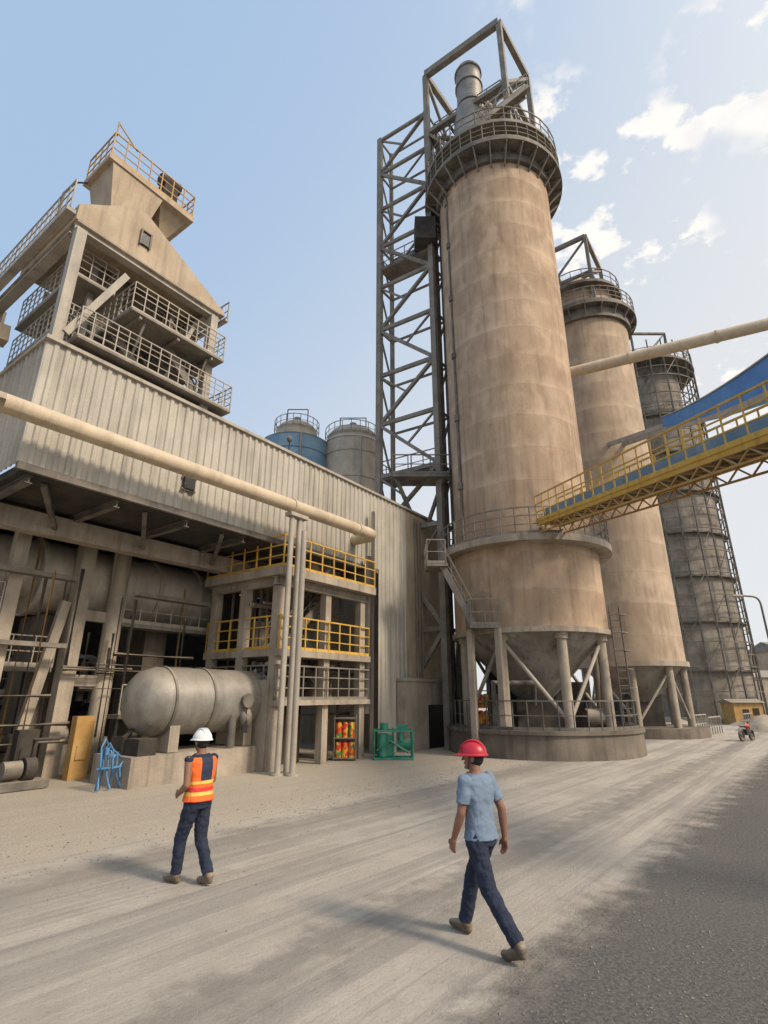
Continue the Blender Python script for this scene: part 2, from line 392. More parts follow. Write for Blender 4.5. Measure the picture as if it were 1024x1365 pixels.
for i,p in enumerate(cs):
    T.part('post',beam(MB(),Z(p,29.8),Z(p,40.85),.3,.3),m_lat,hfp)
    q=cs[(i+1)%4]
    T.part('beam',beam(MB(),Z(p,35.6),Z(q,35.6),.26,.3),m_lat,hfp)
    T.part('beam',beam(MB(),Z(p,31.6),Z(q,31.6),.2,.24),m_lat,hfp)
    T.part('brace',beam(MB(),Z(p,35.6),Z((p+q)/2,31.6),.16),m_lat,hfp)
    T.part('brace',beam(MB(),Z(q,35.6),Z((p+q)/2,31.6),.16),m_lat,hfp)
    if i!=0:
        T.part('brace',beam(MB(),Z(p,35.7),Z(q,40.8),.18),m_lat,hfp)
a=MB();
beam(a,Z(inset(A,.8),35.2),Z(inset(C_,.8),35.2),.2);
for k in range(5):
    f=k/4*.9+.05;beam(a,Z(A.lerp(B,f),35.4),Z(D.lerp(C_,f),35.4),.12,.16)
rail(a,[Z(inset(p,.86),35.55) for p in cs],1.0,.045,.9,True);T.part('service_floor',a,m_lat)
a=MB();pipe(a,[(cx+.6,cy-1.5,32)]+[(cx+1,cy-1.7,33.5),(cx+1.3,cy-1.2,35),(cx+1.0,cy-.2,36.5),(ex+.5,ey,37.5)],.22);T.part('duct',a,m_hop)
a=MB();box(a,cx+.5,cx+2,cy-2.2,cy-1,31,33);T.part('filter_box',a,m_hop)
a=MB();box(a,cx-2,cx-.8,cy-2,cy-.8,31,32.6);T.part('filter_box',a,m_hop)
a=MB();stairs(a,(cx-1.5,cy-2.9,31.0),(cx+1.6,cy-2.9,34.2),.6,(0,-1,0));T.part('roof_stair',a,m_lat)
a=MB();px,py=3.50,22.62
cyl(a,(px,py,8.2),(px,py,29.4),.06,n=10)
for z in(11,14.5,18,21.5,25,28):cyl(a,(px,py,z),(px,py,z+.3),.13,n=12);beam(a,(px,py,z),(px+.35,py+.15,z),.06)
T.part('riser_pipe',a,m_steel)
a=MB();stairs(a,(2.35,21.3,7.25),(3.45,20.9,4.75),.8,(.2,.98,0))
box(a,1.75,2.6,21.1,22.3,7.1,7.2);rail(a,[(2.5,21.1,7.2),(1.75,21.1,7.2),(1.75,22.3,7.2)],1,.04,.6)
box(a,3.3,4.5,20.8,21.9,4.6,4.7);rail(a,[(3.35,20.8,4.7),(4.45,20.8,4.7)],1,.04,.5);rail(a,[(3.3,21.7,4.7),(3.3,20.9,4.7)],1,.04,.5)
T.part('stair',a,m_lat)
for q in((3.4,21.4),(4.4,20.95)):
    T.part('stair_post',beam(MB(),(q[0],q[1],.0),(q[0],q[1],4.6),.22),m_conc)
a=MB();rail(a,circ(6.55,cy,3.7,.95,28,R(-170),R(60)),1.0,.035,.8);T.part('plinth_railing',a,m_steel)
a=MB();box(a,cx-1,cx+1,cy-.9,cy+.9,.82,2.0);T.part('discharge_feeder',a,m_dark)
a=MB();cyl(a,(cx-1.8,cy-1.5,.82),(cx-1.8,cy-1.5,2.2),.35);T.part('dust_pot',a,m_steel)
a=MB();cyl(a,(cx+1.5,cy-1.5,1.3),(cx+2.4,cy-1.5,1.3),.35);T.part('blower',a,m_steel)
a=MB();box(a,cx-3.2,cx-2.5,cy+.5,cy+1.5,.82,3.4);T.part('control_cabinet',a,m_dark)
a=MB();box(a,cx+1.2,cx+2.6,cy+1,cy+2,.82,2.7);T.part('control_cabinet',a,m_dark)
a=MB();box(a,cx-1.6,cx+.6,cy+1.6,cy+2.4,.82,3.4);T.part('control_cabinet',a,m_dark)
a=MB();pipe(a,[(cx-2.2,cy-2.4,.9),(cx-2.2,cy-2.4,2.6),(cx-.5,cy-1.8,2.6),(cx-.4,cy-1.2,1.8)],.12);T.part('feed_pipe',a,m_steel)
a=MB()
for q in(0,.4):beam(a,(9.2+q,21.9,.9),(9.2+q,21.9,5.6),.05)
for k in range(16):beam(a,(9.2,21.9,1.1+k*.28),(9.6,21.9,1.1+k*.28),.03)
for k in range(5):
    pipe(a,[(9.2,21.9,2.4+k*.7),(9.1,21.6,2.4+k*.7),(9.4,21.4,2.4+k*.7),(9.7,21.6,2.4+k*.7),(9.6,21.9,2.4+k*.7)],.02,6)
T.part('ladder',a,m_steel)
# ---------------------------------------------------------------- lattice tower
P=[Vector((-.26,26.3,0)),Vector((2.75,24.4,0))];ex1=Vector((.588,.809,0))*1.3;P+= [P[1]+ex1,P[0]+ex1]
T=Thing('lattice_tower',(1.6,26.3,0),'tall grey open steel lattice tower bracing the silo','tower')
lv=[0,5,10]+[10+3.12*k for k in range(1,10)]
for i,p in enumerate(P):T.part('column',beam(MB(),Z(p,0),Z(p,38.2),.30 if i<2 else .2),m_lat)
for i,z in enumerate(lv[1:]):
    z0=lv[i]
    for k in range(4):
        p,q=P[k],P[(k+1)%4]
        T.part('beam',beam(MB(),Z(p,z),Z(q,z),.16 if k==0 else .1,.22 if k==0 else .12),m_lat)
        if k==0:
            if i%2:T.part('brace',beam(MB(),Z(p,z),Z(q,z0),.18),m_lat)
            else:T.part('brace',beam(MB(),Z(q,z),Z(p,z0),.18),m_lat)
            T.part('brace',beam(MB(),Z(p if i%2==0 else q,z),Z((p+q)/2,(z+z0)/2),.1),m_lat)
        elif k in(1,3):T.part('brace',beam(MB(),Z(p,z0),Z(q,z),.09),m_lat)
a=MB();beam(a,Vector((2.95,25.0,0)),Vector((2.95,25.0,36.0)),.42,.42);T.part('elevator_casing',a,m_steel)
for z in(12.8,26.8):
    a=MB();a.add([Z(p,z+.12) for p in P]+[Z(p,z+.2) for p in P],BF)
    rail(a,[Z(P[3],z+.2),Z(P[0],z+.2),Z(P[1],z+.2)],1.0,.04,.8);T.part('landing',a,m_steel)
a=MB();box(a,1.8,3.0,23.8,24.9,27.0,28.6);T.part('drive_housing',a,m_dark)
a=MB();box(a,.4,3.2,23.9,25.2,12.2,12.35);rail(a,[(.4,25.2,12.35),(.4,23.9,12.35),(3.2,23.9,12.35)],1,.045,.8);beam(a,(.6,24.2,12.2),(1.5,24.8,10.2),.15);beam(a,(2.9,24.2,12.2),(2.2,24.8,10.2),.15);T.part('side_platform',a,m_steel)
# ---------------------------------------------------------------- second silo
c2x,c2y=14.7,32.9
T=Thing('cement_silo',(c2x,c2y,0),'tan concrete silo on short legs beneath a steel roof frame','silo')
a=MB();lathe(a,c2x,c2y,[(2.9,3.9),(2.9,27.3)],80);T.part('shaft',a,m_silo2)
a=MB();ring(a,c2x,c2y,2.7,3.05,3.65,3.92,64);T.part('rim',a,m_conc)
a=MB();lathe(a,c2x,c2y,[(.5,1.2),(2.7,3.7)],40);T.part('hopper',a,m_grey)
a=MB();lathe(a,c2x,c2y,[(3.5,0),(3.5,.5)],48);T.part('plinth',a,m_cdark)
for i in range(8):
    t=R(i*45+20);u=Vector((math.cos(t),math.sin(t),0));p=Vector((c2x,c2y,0))+u*2.65
    T.part('leg',cyl(MB(),p+Vector((0,0,.5)),p+Vector((0,0,3.66)),.2,n=16),m_conc)
    t2=t+R(45);q=Vector((c2x+2.65*math.cos(t2),c2y+2.65*math.sin(t2),0))
    T.part('brace',cyl(MB(),p+Vector((0,0,.7 if i%2 else 3.4)),q+Vector((0,0,3.4 if i%2 else .7)),.07,n=8),m_lsteel)
a=MB();box(a,c2x-1,c2x+1,c2y-1,c2y+1,.5,2.2);T.part('discharge_feeder',a,m_dark)
gallery(T,c2x,c2y,2.9,3.6,27.5,m_steel,m_lat,.25,20,.8)
a=MB();ring(a,c2x,c2y,2.9,3.15,26.5,27.25,64);T.part('ring_beam',a,m_steel)
a=MB();lathe(a,c2x,c2y,[(2.3,27.5),(2.3,30),(1,31.2),(.6,32)],32);T.part('roof',a,m_silo2)
a=MB();ring(a,c2x,c2y,2.0,2.9,29.6,29.75,32);rail(a,circ(c2x,c2y,2.85,29.75,24),1,.045,.9,True);T.part('upper_walkway',a,m_steel)
u1=Vector((.588,.809,0));u2=Vector((-.809,.588,0));c=Vector((c2x,c2y,0));q=[c-u1*2-u2*1.5,c+u1*2-u2*1.5,c+u1*2+u2*1.5,c-u1*2+u2*1.5]
hp=T.part('head_frame',beam(MB(),Z(q[0],34),Z(q[1],34),.26,.34),m_lat)
for i in range(4):
    p,r=q[i],q[(i+1)%4]
    if i:T.part('beam',beam(MB(),Z(p,34),Z(r,34),.24,.3),m_lat,hp)
    T.part('post',beam(MB(),Z(p,27.5),Z(p,33.85),.22),m_lat,hp)
    T.part('beam',beam(MB(),Z(p,30.8),Z(r,30.8),.18),m_lat,hp)
    T.part('brace',beam(MB(),Z(p,30.8),Z(r,33.8),.13),m_lat,hp)
# ---------------------------------------------------------------- third grey tank
c3x,c3y=28.1,50.7
T=Thing('storage_tank',(c3x,c3y,0),'grey weathered concrete tank wrapped in steel scaffold walkways','tank')
a=MB();lathe(a,c3x,c3y,[(4.55,.4),(4.55,28)],80);T.part('shell',a,m_grey)
a=MB();lathe(a,c3x,c3y,[(5.3,0),(5.3,.4)],64);T.part('plinth',a,m_conc)
cc=Vector((c3x,c3y,0))
for z in(4,8,12,16,20,24):
    a=MB();ring(a,c3x,c3y,4.55,4.95,z,z+.12,64);T.part('stiffener_ring',a,m_steel)
NS=24
for i in range(NS):
    t=2*math.pi*i/NS;p=cc+Vector((math.cos(t),math.sin(t),0))*5.1
    T.part('scaffold_post',beam(MB(),Z(p,.4),Z(p,36.5),.12),m_steel)
for k in range(17):
    z=2.4+k*2.0;a=MB();pts=circ(c3x,c3y,5.1,z,NS)
    for i in range(NS):
        beam(a,pts[i],pts[(i+1)%NS],.1);beam(a,Vector(pts[i])+Vector((0,0,1)),Vector(pts[(i+1)%NS])+Vector((0,0,1)),.06)
        if (k+i)%3==0:beam(a,pts[i],Vector(pts[(i+1)%NS])+Vector((0,0,2.0)),.07)
    T.part('scaffold_lift',a,m_steel)
a=MB();lathe(a,c3x,c3y,[(3.6,28),(3.6,34.5),(1.2,36)],48);T.part('upper_drum',a,m_grey)
gallery(T,c3x,c3y,3.6,5.0,28.2,m_steel,m_steel,.2,0,1.0,1.1,1.2)
gallery(T,c3x,c3y,3.5,5.2,34.5,m_steel,m_steel,.2,20,1.0,1.1,1.2)
a=MB()
for i in range(6):
    t=R(i*60);p=cc+Vector((math.cos(t),math.sin(t),0))*3.6;beam(a,Z(p,34.5),Z(p,38.6),.22)
    t2=R(i*60+60);r=cc+Vector((math.cos(t2),math.sin(t2),0))*3.6;beam(a,Z(p,38.6),Z(r,38.6),.22);beam(a,Z(p,34.5),Z(r,38.6),.14)
T.part('head_frame',a,m_steel)
# ---------------------------------------------------------------- pipe between silos
T=Thing('transfer_pipe',(9.4,24.2,18.1),'long tan conveying pipe leaving the silo','pipe')
a=MB();cyl(a,(8.9,24.4,18.1),(26,16.2,18.3),.28,n=24)
T.part('pipe_run',a,m_pipe)
for k in range(1,5):
    f=k/5;p=Vector((8.9,24.4,18.1)).lerp(Vector((26,16.2,18.3)),f);d=Vector((17.1,-8.2,.2)).normalized()
    T.part('flange',cyl(MB(),p-d*.05,p+d*.05,.32,n=24),m_pipe)
# ---------------------------------------------------------------- yellow conveyor gallery
K0=Vector((6.1,20.2,8.6));K1=Vector((8.35,4.5,6.25));kd=(K1-K0).normalized();ks=Vector((kd.y,-kd.x,0)).normalized()*-1
if ks.x<0:ks=-ks
W=1.0
T=Thing('conveyor_gallery',K0,'yellow railed walkway conveyor gallery reaching the silo ring','conveyor')
T.part('girder',ibeam(MB(),K0,K1,.07,.16),m_yel)
T.part('girder',ibeam(MB(),K0+ks*W,K1+ks*W,.07,.16),m_yel)
a=MB();ln=(K1-K0).length;n_=int(ln/.7)
for i in range(n_):
    p=K0+kd*(i+.3)*ln/n_;beam(a,p+Vector((0,0,-.03)),p+ks*W+Vector((0,0,-.03)),.05,.07)
    q_=K0+kd*(i+1.3)*ln/n_
    if i<n_-1:
        beam(a,(p if i%2 else p+ks*W)+Vector((0,0,-.06)),(q_+ks*W if i%2 else q_)+Vector((0,0,-.06)),.035)
        for w_ in(0,W):
            beam(a,p+ks*w_-Vector((0,0,.08)),(p+q_)/2+ks*w_-Vector((0,0,.36)),.035);beam(a,(p+q_)/2+ks*w_-Vector((0,0,.36)),q_+ks*w_-Vector((0,0,.08)),.035)
for w_ in(0,W):beam(a,K0+ks*w_-Vector((0,0,.36)),K1+ks*w_-Vector((0,0,.36)),.05)
T.part('floor_truss',a,m_org)
a=MB();u=Vector((0,0,.09))
for i in range(14):
    x=.06+i*(W-.12)/13;beam(a,K0+ks*x+u-Vector((0,0,.03)),K1+ks*x+u-Vector((0,0,.03)),.03,.03)
T.part('grating',a,m_steel)
for q_ in(0,W):
    a=MB();rail(a,[K0+ks*q_+u,K1+ks*q_+u],1.05,.042,.62,False,(.36,.68),.12);T.part('railing',a,m_yel)
c0=K0+ks*.6+Vector((0,0,.5));c1=K1+ks*.6+Vector((0,0,.5))
T.part('belt_cover',beam(MB(),c0,c1,.42,.34),m_pblue)
a=MB()
for i in range(14):
    p=c0.lerp(c1,(i+.5)/14);beam(a,p-Vector((0,0,.4)),p-Vector((0,0,.17)),.36,.05)
T.part('belt_support',a,m_steel)
a=MB();beam(a,K0+Vector((.1,.0,-.15)),Vector((6.3,20.9,7.6)),.1);T.part('bracket',a,m_org)
a=MB();beam(a,K0+ks*W+Vector((0,0,-.15)),Vector((7.1,20.9,7.6)),.1);T.part('bracket',a,m_org)
a=MB();q_=K1-kd*.4;beam(a,Z(q_,0),Z(q_,q_.z-.1),.25);beam(a,Z(q_+ks*W,0),Z(q_+ks*W,q_.z-.1),.25);beam(a,Z(q_,1),Z(q_+ks*W,4.5),.12);T.part('trestle',a,m_org)
# ---------------------------------------------------------------- blue covered conveyor
B0=Vector((15.0,25.6,15.75));B1=Vector((10.0,7.0,8.95))
T=Thing('covered_conveyor',B0,'inclined conveyor with blue side cladding and dusty hood','conveyor')
bd=(B1-B0).normalized();bs_=Vector((-bd.y,bd.x,0)).normalized()
if bs_.x<0:bs_=-bs_
bu=bs_.cross(bd).normalized()
if bu.z<0:bu=-bu
def loft(prof,mb):
    n=len(prof);vs=[];m=13
    for k in range(m):
        f=k/(m-1);P_=B0.lerp(B1,f)-Vector((0,0,1))*4*f*(1-f)*.55
        for x,z in prof: vs.append(P_+bs_*x+bu*z*(.45+.62*f if z>0 else 1))
    fs=[(k*n+i,k*n+(i+1)%n,(k+1)*n+(i+1)%n,(k+1)*n+i) for k in range(m-1) for i in range(n)]+[tuple(range(n)),tuple(range((m-1)*n,m*n))[::-1]]
    return mb.add(vs,fs)
T.part('side_cladding',loft([(0,0),(1.2,0),(1.2,1.25),(0,1.25)],MB()),m_blue)
T.part('hood',loft([(-.05,1.256)]+[(.6-.65*math.cos(R(t)),1.256+.26*math.sin(R(t))) for t in range(15,180,15)]+[(1.25,1.256)],MB()),m_conc)
T.part('girder',loft([(-.04,-.18),(.12,-.18),(.12,-.003),(-.04,-.003)],MB()),m_lsteel)
for x in(.1,1.1):
    T.part('link_beam',beam(MB(),B0+bs_*x+Vector((0,0,.1)),Vector((13.9+x*.9,30.3,17.0)),.16,.24),m_lsteel)
# ---------------------------------------------------------------- main mill building
T=Thing('mill_building',L(-6,3,0),'long corrugated process building raised over open steelwork','building')
a=MB();corr(a,L(-15.9,0,0),L(-2.12,0,0),7.2,10.5);corr(a,L(-2.12,0,0),L(.0,0,0),.0,10.5);T.part('corrugated_wall',a,m_wall)
a=MB();corr(a,L(-15.9,6.5,0),L(-15.9,0,0),7.2,10.5);T.part('gable_wall',a,m_wall)
a=MB();boxF(a,.02,3.7,-.03,6.5,0,10.45);T.part('end_block',a,m_hop)
a=MB();boxF(a,-.9,3.8,-.45,-.06,0,2.7);boxF(a,-.95,3.85,-.5,-.07,2.7,2.82);T.part('buttress',a,m_conc)
a=MB();boxF(a,.9,2.3,-.48,-.452,.02,1.75);T.part('door',a,m_opening)  # flat near-black panel stands for the dark doorway; no opening is cut
a=MB();boxF(a,-16.0,3.75,-.12,6.6,10.5,10.6);T.part('roof',a,m_lsteel)
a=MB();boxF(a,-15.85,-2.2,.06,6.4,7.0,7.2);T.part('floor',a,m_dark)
a=MB();boxF(a,-15.95,-2.2,-.08,.05,7.02,7.2);T.part('sill_beam',a,m_steel)
a=MB();boxF(a,-11.8,-11.45,-.16,-.06,7.85,8.2);T.part('wall_vent',a,m_opening)
a=MB();boxF(a,-11.86,-11.39,-.12,-.055,7.8,7.85);boxF(a,-11.86,-11.39,-.12,-.055,8.2,8.26);beam(a,L(-11.6,-.1,8.26),L(-11.6,-.3,8.6),.05);T.part('vent_frame',a,m_steel)
a=MB();pipe(a,[L(-7.5,.2,10.6),L(-7.5,.2,11.2)],.03,6);ellip(a,L(-7.5,.2,11.25),(.1,.1,.12));T.part('roof_lamp',a,m_steel)
for k in range(3):
    a=MB();pipe(a,[L(.6+k*.25,-.12,10.2),L(.6+k*.25,-.12,2.9)],.03,8);T.part('cable_conduit',a,m_lat)
a=MB();boxF(a,-16.6,-3.0,2.3,2.75,6.3,6.85);T.part('girder',a,m_conc)
a=MB();ibeam(a,L(-15.9,6.3,6.75),L(-2.4,6.3,6.75),.3,.45);T.part('girder',a,m_cdark)
for k in range(7):
    a=MB();s=-15.6+k*2.1;ibeam(a,L(s,.1,6.9),L(s,6.2,6.9),.16,.2);T.part('joist',a,m_steel)
for k in range(3):
    a=MB();s=-15.2+k*2.6;beam(a,L(s,.3,6.9),L(s+1.2,2.3,6.5),.12);T.part('knee_brace',a,m_steel)
a=MB();boxF(a,-26,-2.3,9.2,9.5,0,9.5);T.part('back_wall',a,m_dark)  # wall added to darken the open bay, its shade put into the near-black colour
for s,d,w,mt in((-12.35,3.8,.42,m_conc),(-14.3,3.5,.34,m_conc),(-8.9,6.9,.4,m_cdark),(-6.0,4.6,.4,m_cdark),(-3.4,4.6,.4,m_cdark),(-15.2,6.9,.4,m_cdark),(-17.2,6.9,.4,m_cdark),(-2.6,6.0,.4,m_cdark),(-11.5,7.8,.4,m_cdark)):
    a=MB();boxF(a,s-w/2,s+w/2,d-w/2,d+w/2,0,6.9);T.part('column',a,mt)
a=MB();cyl(a,L(-11.2,3.8,0),L(-11.2,3.8,6.9),.27,n=24);T.part('column',a,m_conc)
a=MB();beam(a,L(-13.4,3.75,.1),L(-12.7,3.8,4.8),.2,.26);T.part('raking_column',a,m_conc)
for z in(4.3,2.4):
    a=MB();boxF(a,-12.1,-11.45,3.7,3.95,z,z+.32);T.part('tie_beam',a,m_conc)
for z,s0,s1,d0 in((4.35,-11.0,-7.6,3.6),(4.2,-19,-14.5,3.4),(2.2,-19,-12.9,6.2),(2.4,-10.5,-5,6.8),(2.9,-19,-12.7,3.9),(1.6,-11,-8,3.0)):
    a=MB();boxF(a,s0,s1,d0,d0+.7,z-.12,z);mz=T.part('walkway',a,m_lat)
    a=MB();rail(a,[L(s0,d0,z),L(s1,d0,z)],.85,.03,.6,False,(.5,));T.part('railing',a,m_lsteel,mz)
random.seed(5)
for k in range(22):
    a=MB();d=random.uniform(6.6,8.8);z=random.uniform(1.0,4.0);s0=random.uniform(-19,-9);r=random.uniform(.04,.2)
    q1=L(s0+3,d,z-1.5 if z>2.5 else z+2)
    pts=[L(s0,d,z)]+bend(L(s0,d,z),L(s0+3,d,z),q1,.4)+[q1]
    pipe(a,pts,r);T.part('pipe',a,random.choice([m_dark,m_steel,m_tank,m_lsteel]))
for k in range(9):
    s=-18+k*1.7;a=MB();dd=7.3;boxF(a,s,s+.9,dd,dd+1.2,0,random.uniform(.8,2));cyl(a,L(s+.4,dd,1.2),L(s+.4,dd+.8,1.2),.5);T.part('machine',a,random.choice([m_dark,m_steel,m_tank]))
for k in range(8):
    s=-19+k*1.35+random.uniform(-.3,.3);dd=random.uniform(3.9,5.2);h=random.uniform(.7,1.7);a=MB();boxF(a,s,s+.8,dd,dd+.7,0,h*.6);cyl(a,L(s+.1,dd+.3,h*.6+.25),L(s+.7,dd+.3,h*.6+.25),.25);pipe(a,[L(s+.5,dd+.3,h*.6),L(s+.5,dd+.3,3)],.05);T.part('pump',a,random.choice([m_dark,m_steel,m_tank]))
# slender service pipes and cable trays hung between the columns
for k in range(20):
    s=random.uniform(-16.5,-8.5);d=random.uniform(2.9,4.0);a=MB();z1=random.uniform(3.5,6.7)
    pipe(a,[L(s,d,random.choice([0,0,1.0,2.8])),L(s,d,z1)],random.uniform(.02,.06),8);T.part('pipe',a,random.choice([m_lsteel,m_steel,m_lat,m_lat,m_org]))
for k in range(9):
    z=random.uniform(.9,5.0);d=random.uniform(3.0,3.4);s=random.uniform(-17,-11);a=MB();pipe(a,[L(s,d,z),L(s+random.uniform(1.5,3.5),d,z)],random.uniform(.025,.07),8);T.part('pipe',a,random.choice([m_lsteel,m_steel,m_lat]))
for k in range(4):
    s=-14.9+k*1.3;a=MB();boxF(a,s,s+.5,2.7+.2*(k%2),3.0+.2*(k%2),.0,1.0+.3*(k%3));boxF(a,s+.1,s+.4,2.66+.2*(k%2),2.7+.2*(k%2),.5,.85);T.part('switch_cabinet',a,[m_tank,m_dark,m_org,m_steel][k])
for z,s0,s1 in((5.3,-16.5,-12.8),(5.15,-10.9,-8.2),(3.4,-16.5,-12.8)):
    a=MB();boxF(a,s0,s1,3.0,3.3,z,z+.03);boxF(a,s0,s1,2.98,3.0,z,z+.12);T.part('cable_tray',a,m_lat)
a=MB();stairs(a,L(-16.6,3.1,.1),L(-14.8,3.1,2.9),.7,u2);T.part('stair',a,m_lat)
# ---------------------------------------------------------------- kiln
T=Thing('rotary_kiln',L(-12,5.2,5.8),'large pale dusty horizontal kiln shell with riding tyres','kiln')
a=MB();cyl(a,L(-24,5.2,5.85),L(-13.4,5.2,5.85),.92,n=40);T.part('inlet_shell',a,m_kiln)
a=MB();cyl(a,L(-13.4,5.2,5.65),L(-6.6,5.2,5.65),1.15,n=40);T.part('shell',a,m_kiln)
for s,r in((-14.9,1.0),(-17,.98),(-13.4,1.23),(-9.6,1.22),(-7.9,1.22)):
    a=MB();zz=5.85 if s<-13.5 else 5.65;cyl(a,L(s,5.2,zz),L(s+.14,5.2,zz),r,n=40);T.part('tyre',a,m_kiln)
for s in(-12.6,-9.2):
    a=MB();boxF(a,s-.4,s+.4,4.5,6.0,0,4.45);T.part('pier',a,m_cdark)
# ---------------------------------------------------------------- overhead pipe
T=Thing('overhead_pipe',L(-8.15,-1.04,0),'long beige overhead pipe carried on slender posts','pipe')
pz=8.1
pts=[L(-24,-.6,pz),L(-16.7,-.75,pz)]+bend(L(-16.7,-.75,pz),L(-3.9,-1.15,pz),L(-3.9,.3,pz),.5)+[L(-3.9,.1,pz)]
a=MB();pipe(a,pts,.22,28);T.part('pipe_run',a,m_pipe)
for s in(-8.3,-5):
    p=L(s,-.75-(s+16.7)*.0313,pz);d=Vector((.588,.809,0))
    T.part('flange',cyl(MB(),p-d*.04,p+d*.04,.25,n=28),m_pipe)
for s,d in((-8.3,-1.03),(-7.95,-1.03),(-8.1,-1.42)):
    a=MB();cyl(a,L(s,d,0),L(s,d,pz-.27 if d>-1.2 else 7.2),.09,n=18);cyl(a,L(s,d,0),L(s,d,.06),.18,n=18);T.part('post',a,m_lsteel)
a=MB();beam(a,L(-8.5,-1.05,7.78),L(-7.7,-1.05,7.78),.3,.12);T.part('saddle',a,m_lsteel)
a=MB();pipe(a,[L(-3.3,-.35,7.5),L(-3.3,-.35,1.5)],.12,14);T.part('down_pipe',a,m_lsteel)
a=MB();pipe(a,[L(-3.0,-.35,9.5),L(-3.0,-.35,.2)],.08,12);T.part('down_pipe',a,m_lsteel)
# ---------------------------------------------------------------- yellow railed platform
T=Thing('process_platform',L(-5.5,1,0),'multi level concrete process platform with yellow guard rails','platform')
s0,s1,d0,d1=-8.3,-3.3,-.75,3.3
for z,th in((6.15,.28),(3.55,.22),(2.0,.16)):
    a=MB();e_=0 if z>6 else .25
    boxF(a,s0+e_,s1,d0+e_,d1,z-th,z);fl=T.part('floor_slab',a,m_conc)
    a=MB();rail(a,[L(s0+.08+e_,d1,z),L(s0+.08+e_,d0+.08+e_,z),L(s1,d0+.08+e_,z)],1.05,.042,.62,False,(.35,.68),.1);T.part('railing',a,m_yel if z>3 else m_lat,fl)
for s,d in((-7.9,-.2),(-5.6,-.2),(-3.6,-.2),(-7.9,3.0),(-5.6,3.0),(-3.6,3.0),(-7.9,1.4)):
    a=MB();boxF(a,s-.14,s+.14,d-.14,d+.14,0,5.86);T.part('column',a,m_conc)
a=MB();ibeam(a,L(-8.2,-.3,5.72),L(-3.4,-.3,5.72),.2,.26);T.part('edge_beam',a,m_conc)
a=MB();ibeam(a,L(-8.0,-.4,5.72),L(-8.0,3.2,5.72),.2,.26);T.part('edge_beam',a,m_conc)
a=MB();stairs(a,L(-7.2,.3,3.55),L(-4.6,.3,6.1),.7,u2);T.part('stair',a,m_steel)
a=MB();stairs(a,L(-4.4,.5,2.0),L(-6.4,.5,3.5),.7,u2);T.part('stair',a,m_steel)
random.seed(9)
for k in range(16):
    s=random.uniform(-7.3,-4.2);z=random.choice([2.0,3.55,3.55,6.15,0]);d=random.uniform(.6,2.5);a=MB()
    if k%2:cyl(a,L(s,d,z),L(s,d,z+.9),.3,n=20);ellip(a,L(s,d,z+.9),(.3,.3,.2));pipe(a,[L(s,d,z+1.0),L(s,d,z+1.4),L(s+.8,d,z+1.4)],.05);T.part('vessel',a,random.choice([m_tank,m_hop,m_steel]))
    else:boxF(a,s,s+.8,d,d+.6,z,z+.8);pipe(a,[L(s+.4,d+.3,z+.8),L(s+.4,d+.3,z+1.2),L(s+1.4,d+.3,z+1.2)],.08);T.part('cabinet',a,random.choice([m_steel,m_org,m_dark]))
for k in range(24):
    s=random.uniform(-7.6,-3.8);d=random.uniform(-.1,2.8);a=MB();pipe(a,[L(s,d,0),L(s,d,5.8)],random.uniform(.02,.07),10);T.part('pipe',a,random.choice([m_lsteel,m_steel,m_steel,m_org]))
for k in range(12):
    z=random.choice([1.5,3.1,5.3,4.9,2.9,5.1]);d=random.uniform(.1,2);a=MB();pipe(a,[L(-7.9,d,z),L(-3.4,d,z)],random.uniform(.03,.1),10);T.part('pipe',a,random.choice([m_lsteel,m_steel]))
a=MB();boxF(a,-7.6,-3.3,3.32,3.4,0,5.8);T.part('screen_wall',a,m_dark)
a=MB();boxF(a,-8.1,-7.5,-.2,1.0,0,2.6);T.part('pier',a,m_conc)
# ---------------------------------------------------------------- grey tank
T=Thing('horizontal_tank',L(-9.7,.95,0),'grey horizontal steel tank with domed end on concrete plinth','tank')
zt=2.0;r=.9;e1=Vector((.588,.809,0))
a=MB()
prof=[(-2.3,.02),(-2.27,.3),(-2.15,.58),(-1.95,.78),(-1.65,.88),(-1.6,.9),(2.0,.9),(2.1,.82),(2.25,.5),(2.3,.02)]
vs=[];fs=[];n=40;c=L(-9.65,.95,zt)
for x,rr in prof:
    for i in range(n):
        t=2*math.pi*i/n;vs.append(c+e1*x+u2*rr*math.cos(t)+Vector((0,0,rr*math.sin(t))))
for k in range(len(prof)-1):
    for i in range(n):fs.append((k*n+i,k*n+(i+1)%n,(k+1)*n+(i+1)%n,(k+1)*n+i))
a.add(vs,fs);T.part('shell',a,m_tank)
for x in(-1.45,-.2,1.9):
    a=MB();cyl(a,c+e1*x,c+e1*(x+.07),.935,n=40);T.part('band',a,m_steel)
for x in(-1.2,1.3):
    a=MB();boxF(a,-9.65+x-.15,-9.65+x+.15,.3,1.6,.72,1.5);T.part('saddle',a,m_conc)
a=MB();boxF(a,-12.1,-7.9,.1,1.9,0,.7);T.part('plinth',a,m_conc)
a=MB();cyl(a,c+e1*.6-u2*.75+Vector((0,0,-.4)),c+e1*.6-u2*.75+Vector((0,0,-1.25)),.12);cyl(a,c+e1*.9-u2*.7,c+e1*.9-u2*1.05,.13,.2);ellip(a,c+e1*1.0-u2*.85+Vector((0,0,-.5)),(.2,.2,.3))
pipe(a,[c+e1*.9-u2*.9,c+e1*.9-u2*1.0+Vector((0,0,-.9))],.07);T.part('valve',a,m_steel)
a=MB();pipe(a,[c-e1*1.9-Vector((0,0,.5)),c-e1*2.2-Vector((0,0,.9)),c-e1*2.2-Vector((0,0,1.3))],.09);boxF(a,-11.9,-11.4,.2,.8,.7,1.1);T.part('pump',a,m_dark)
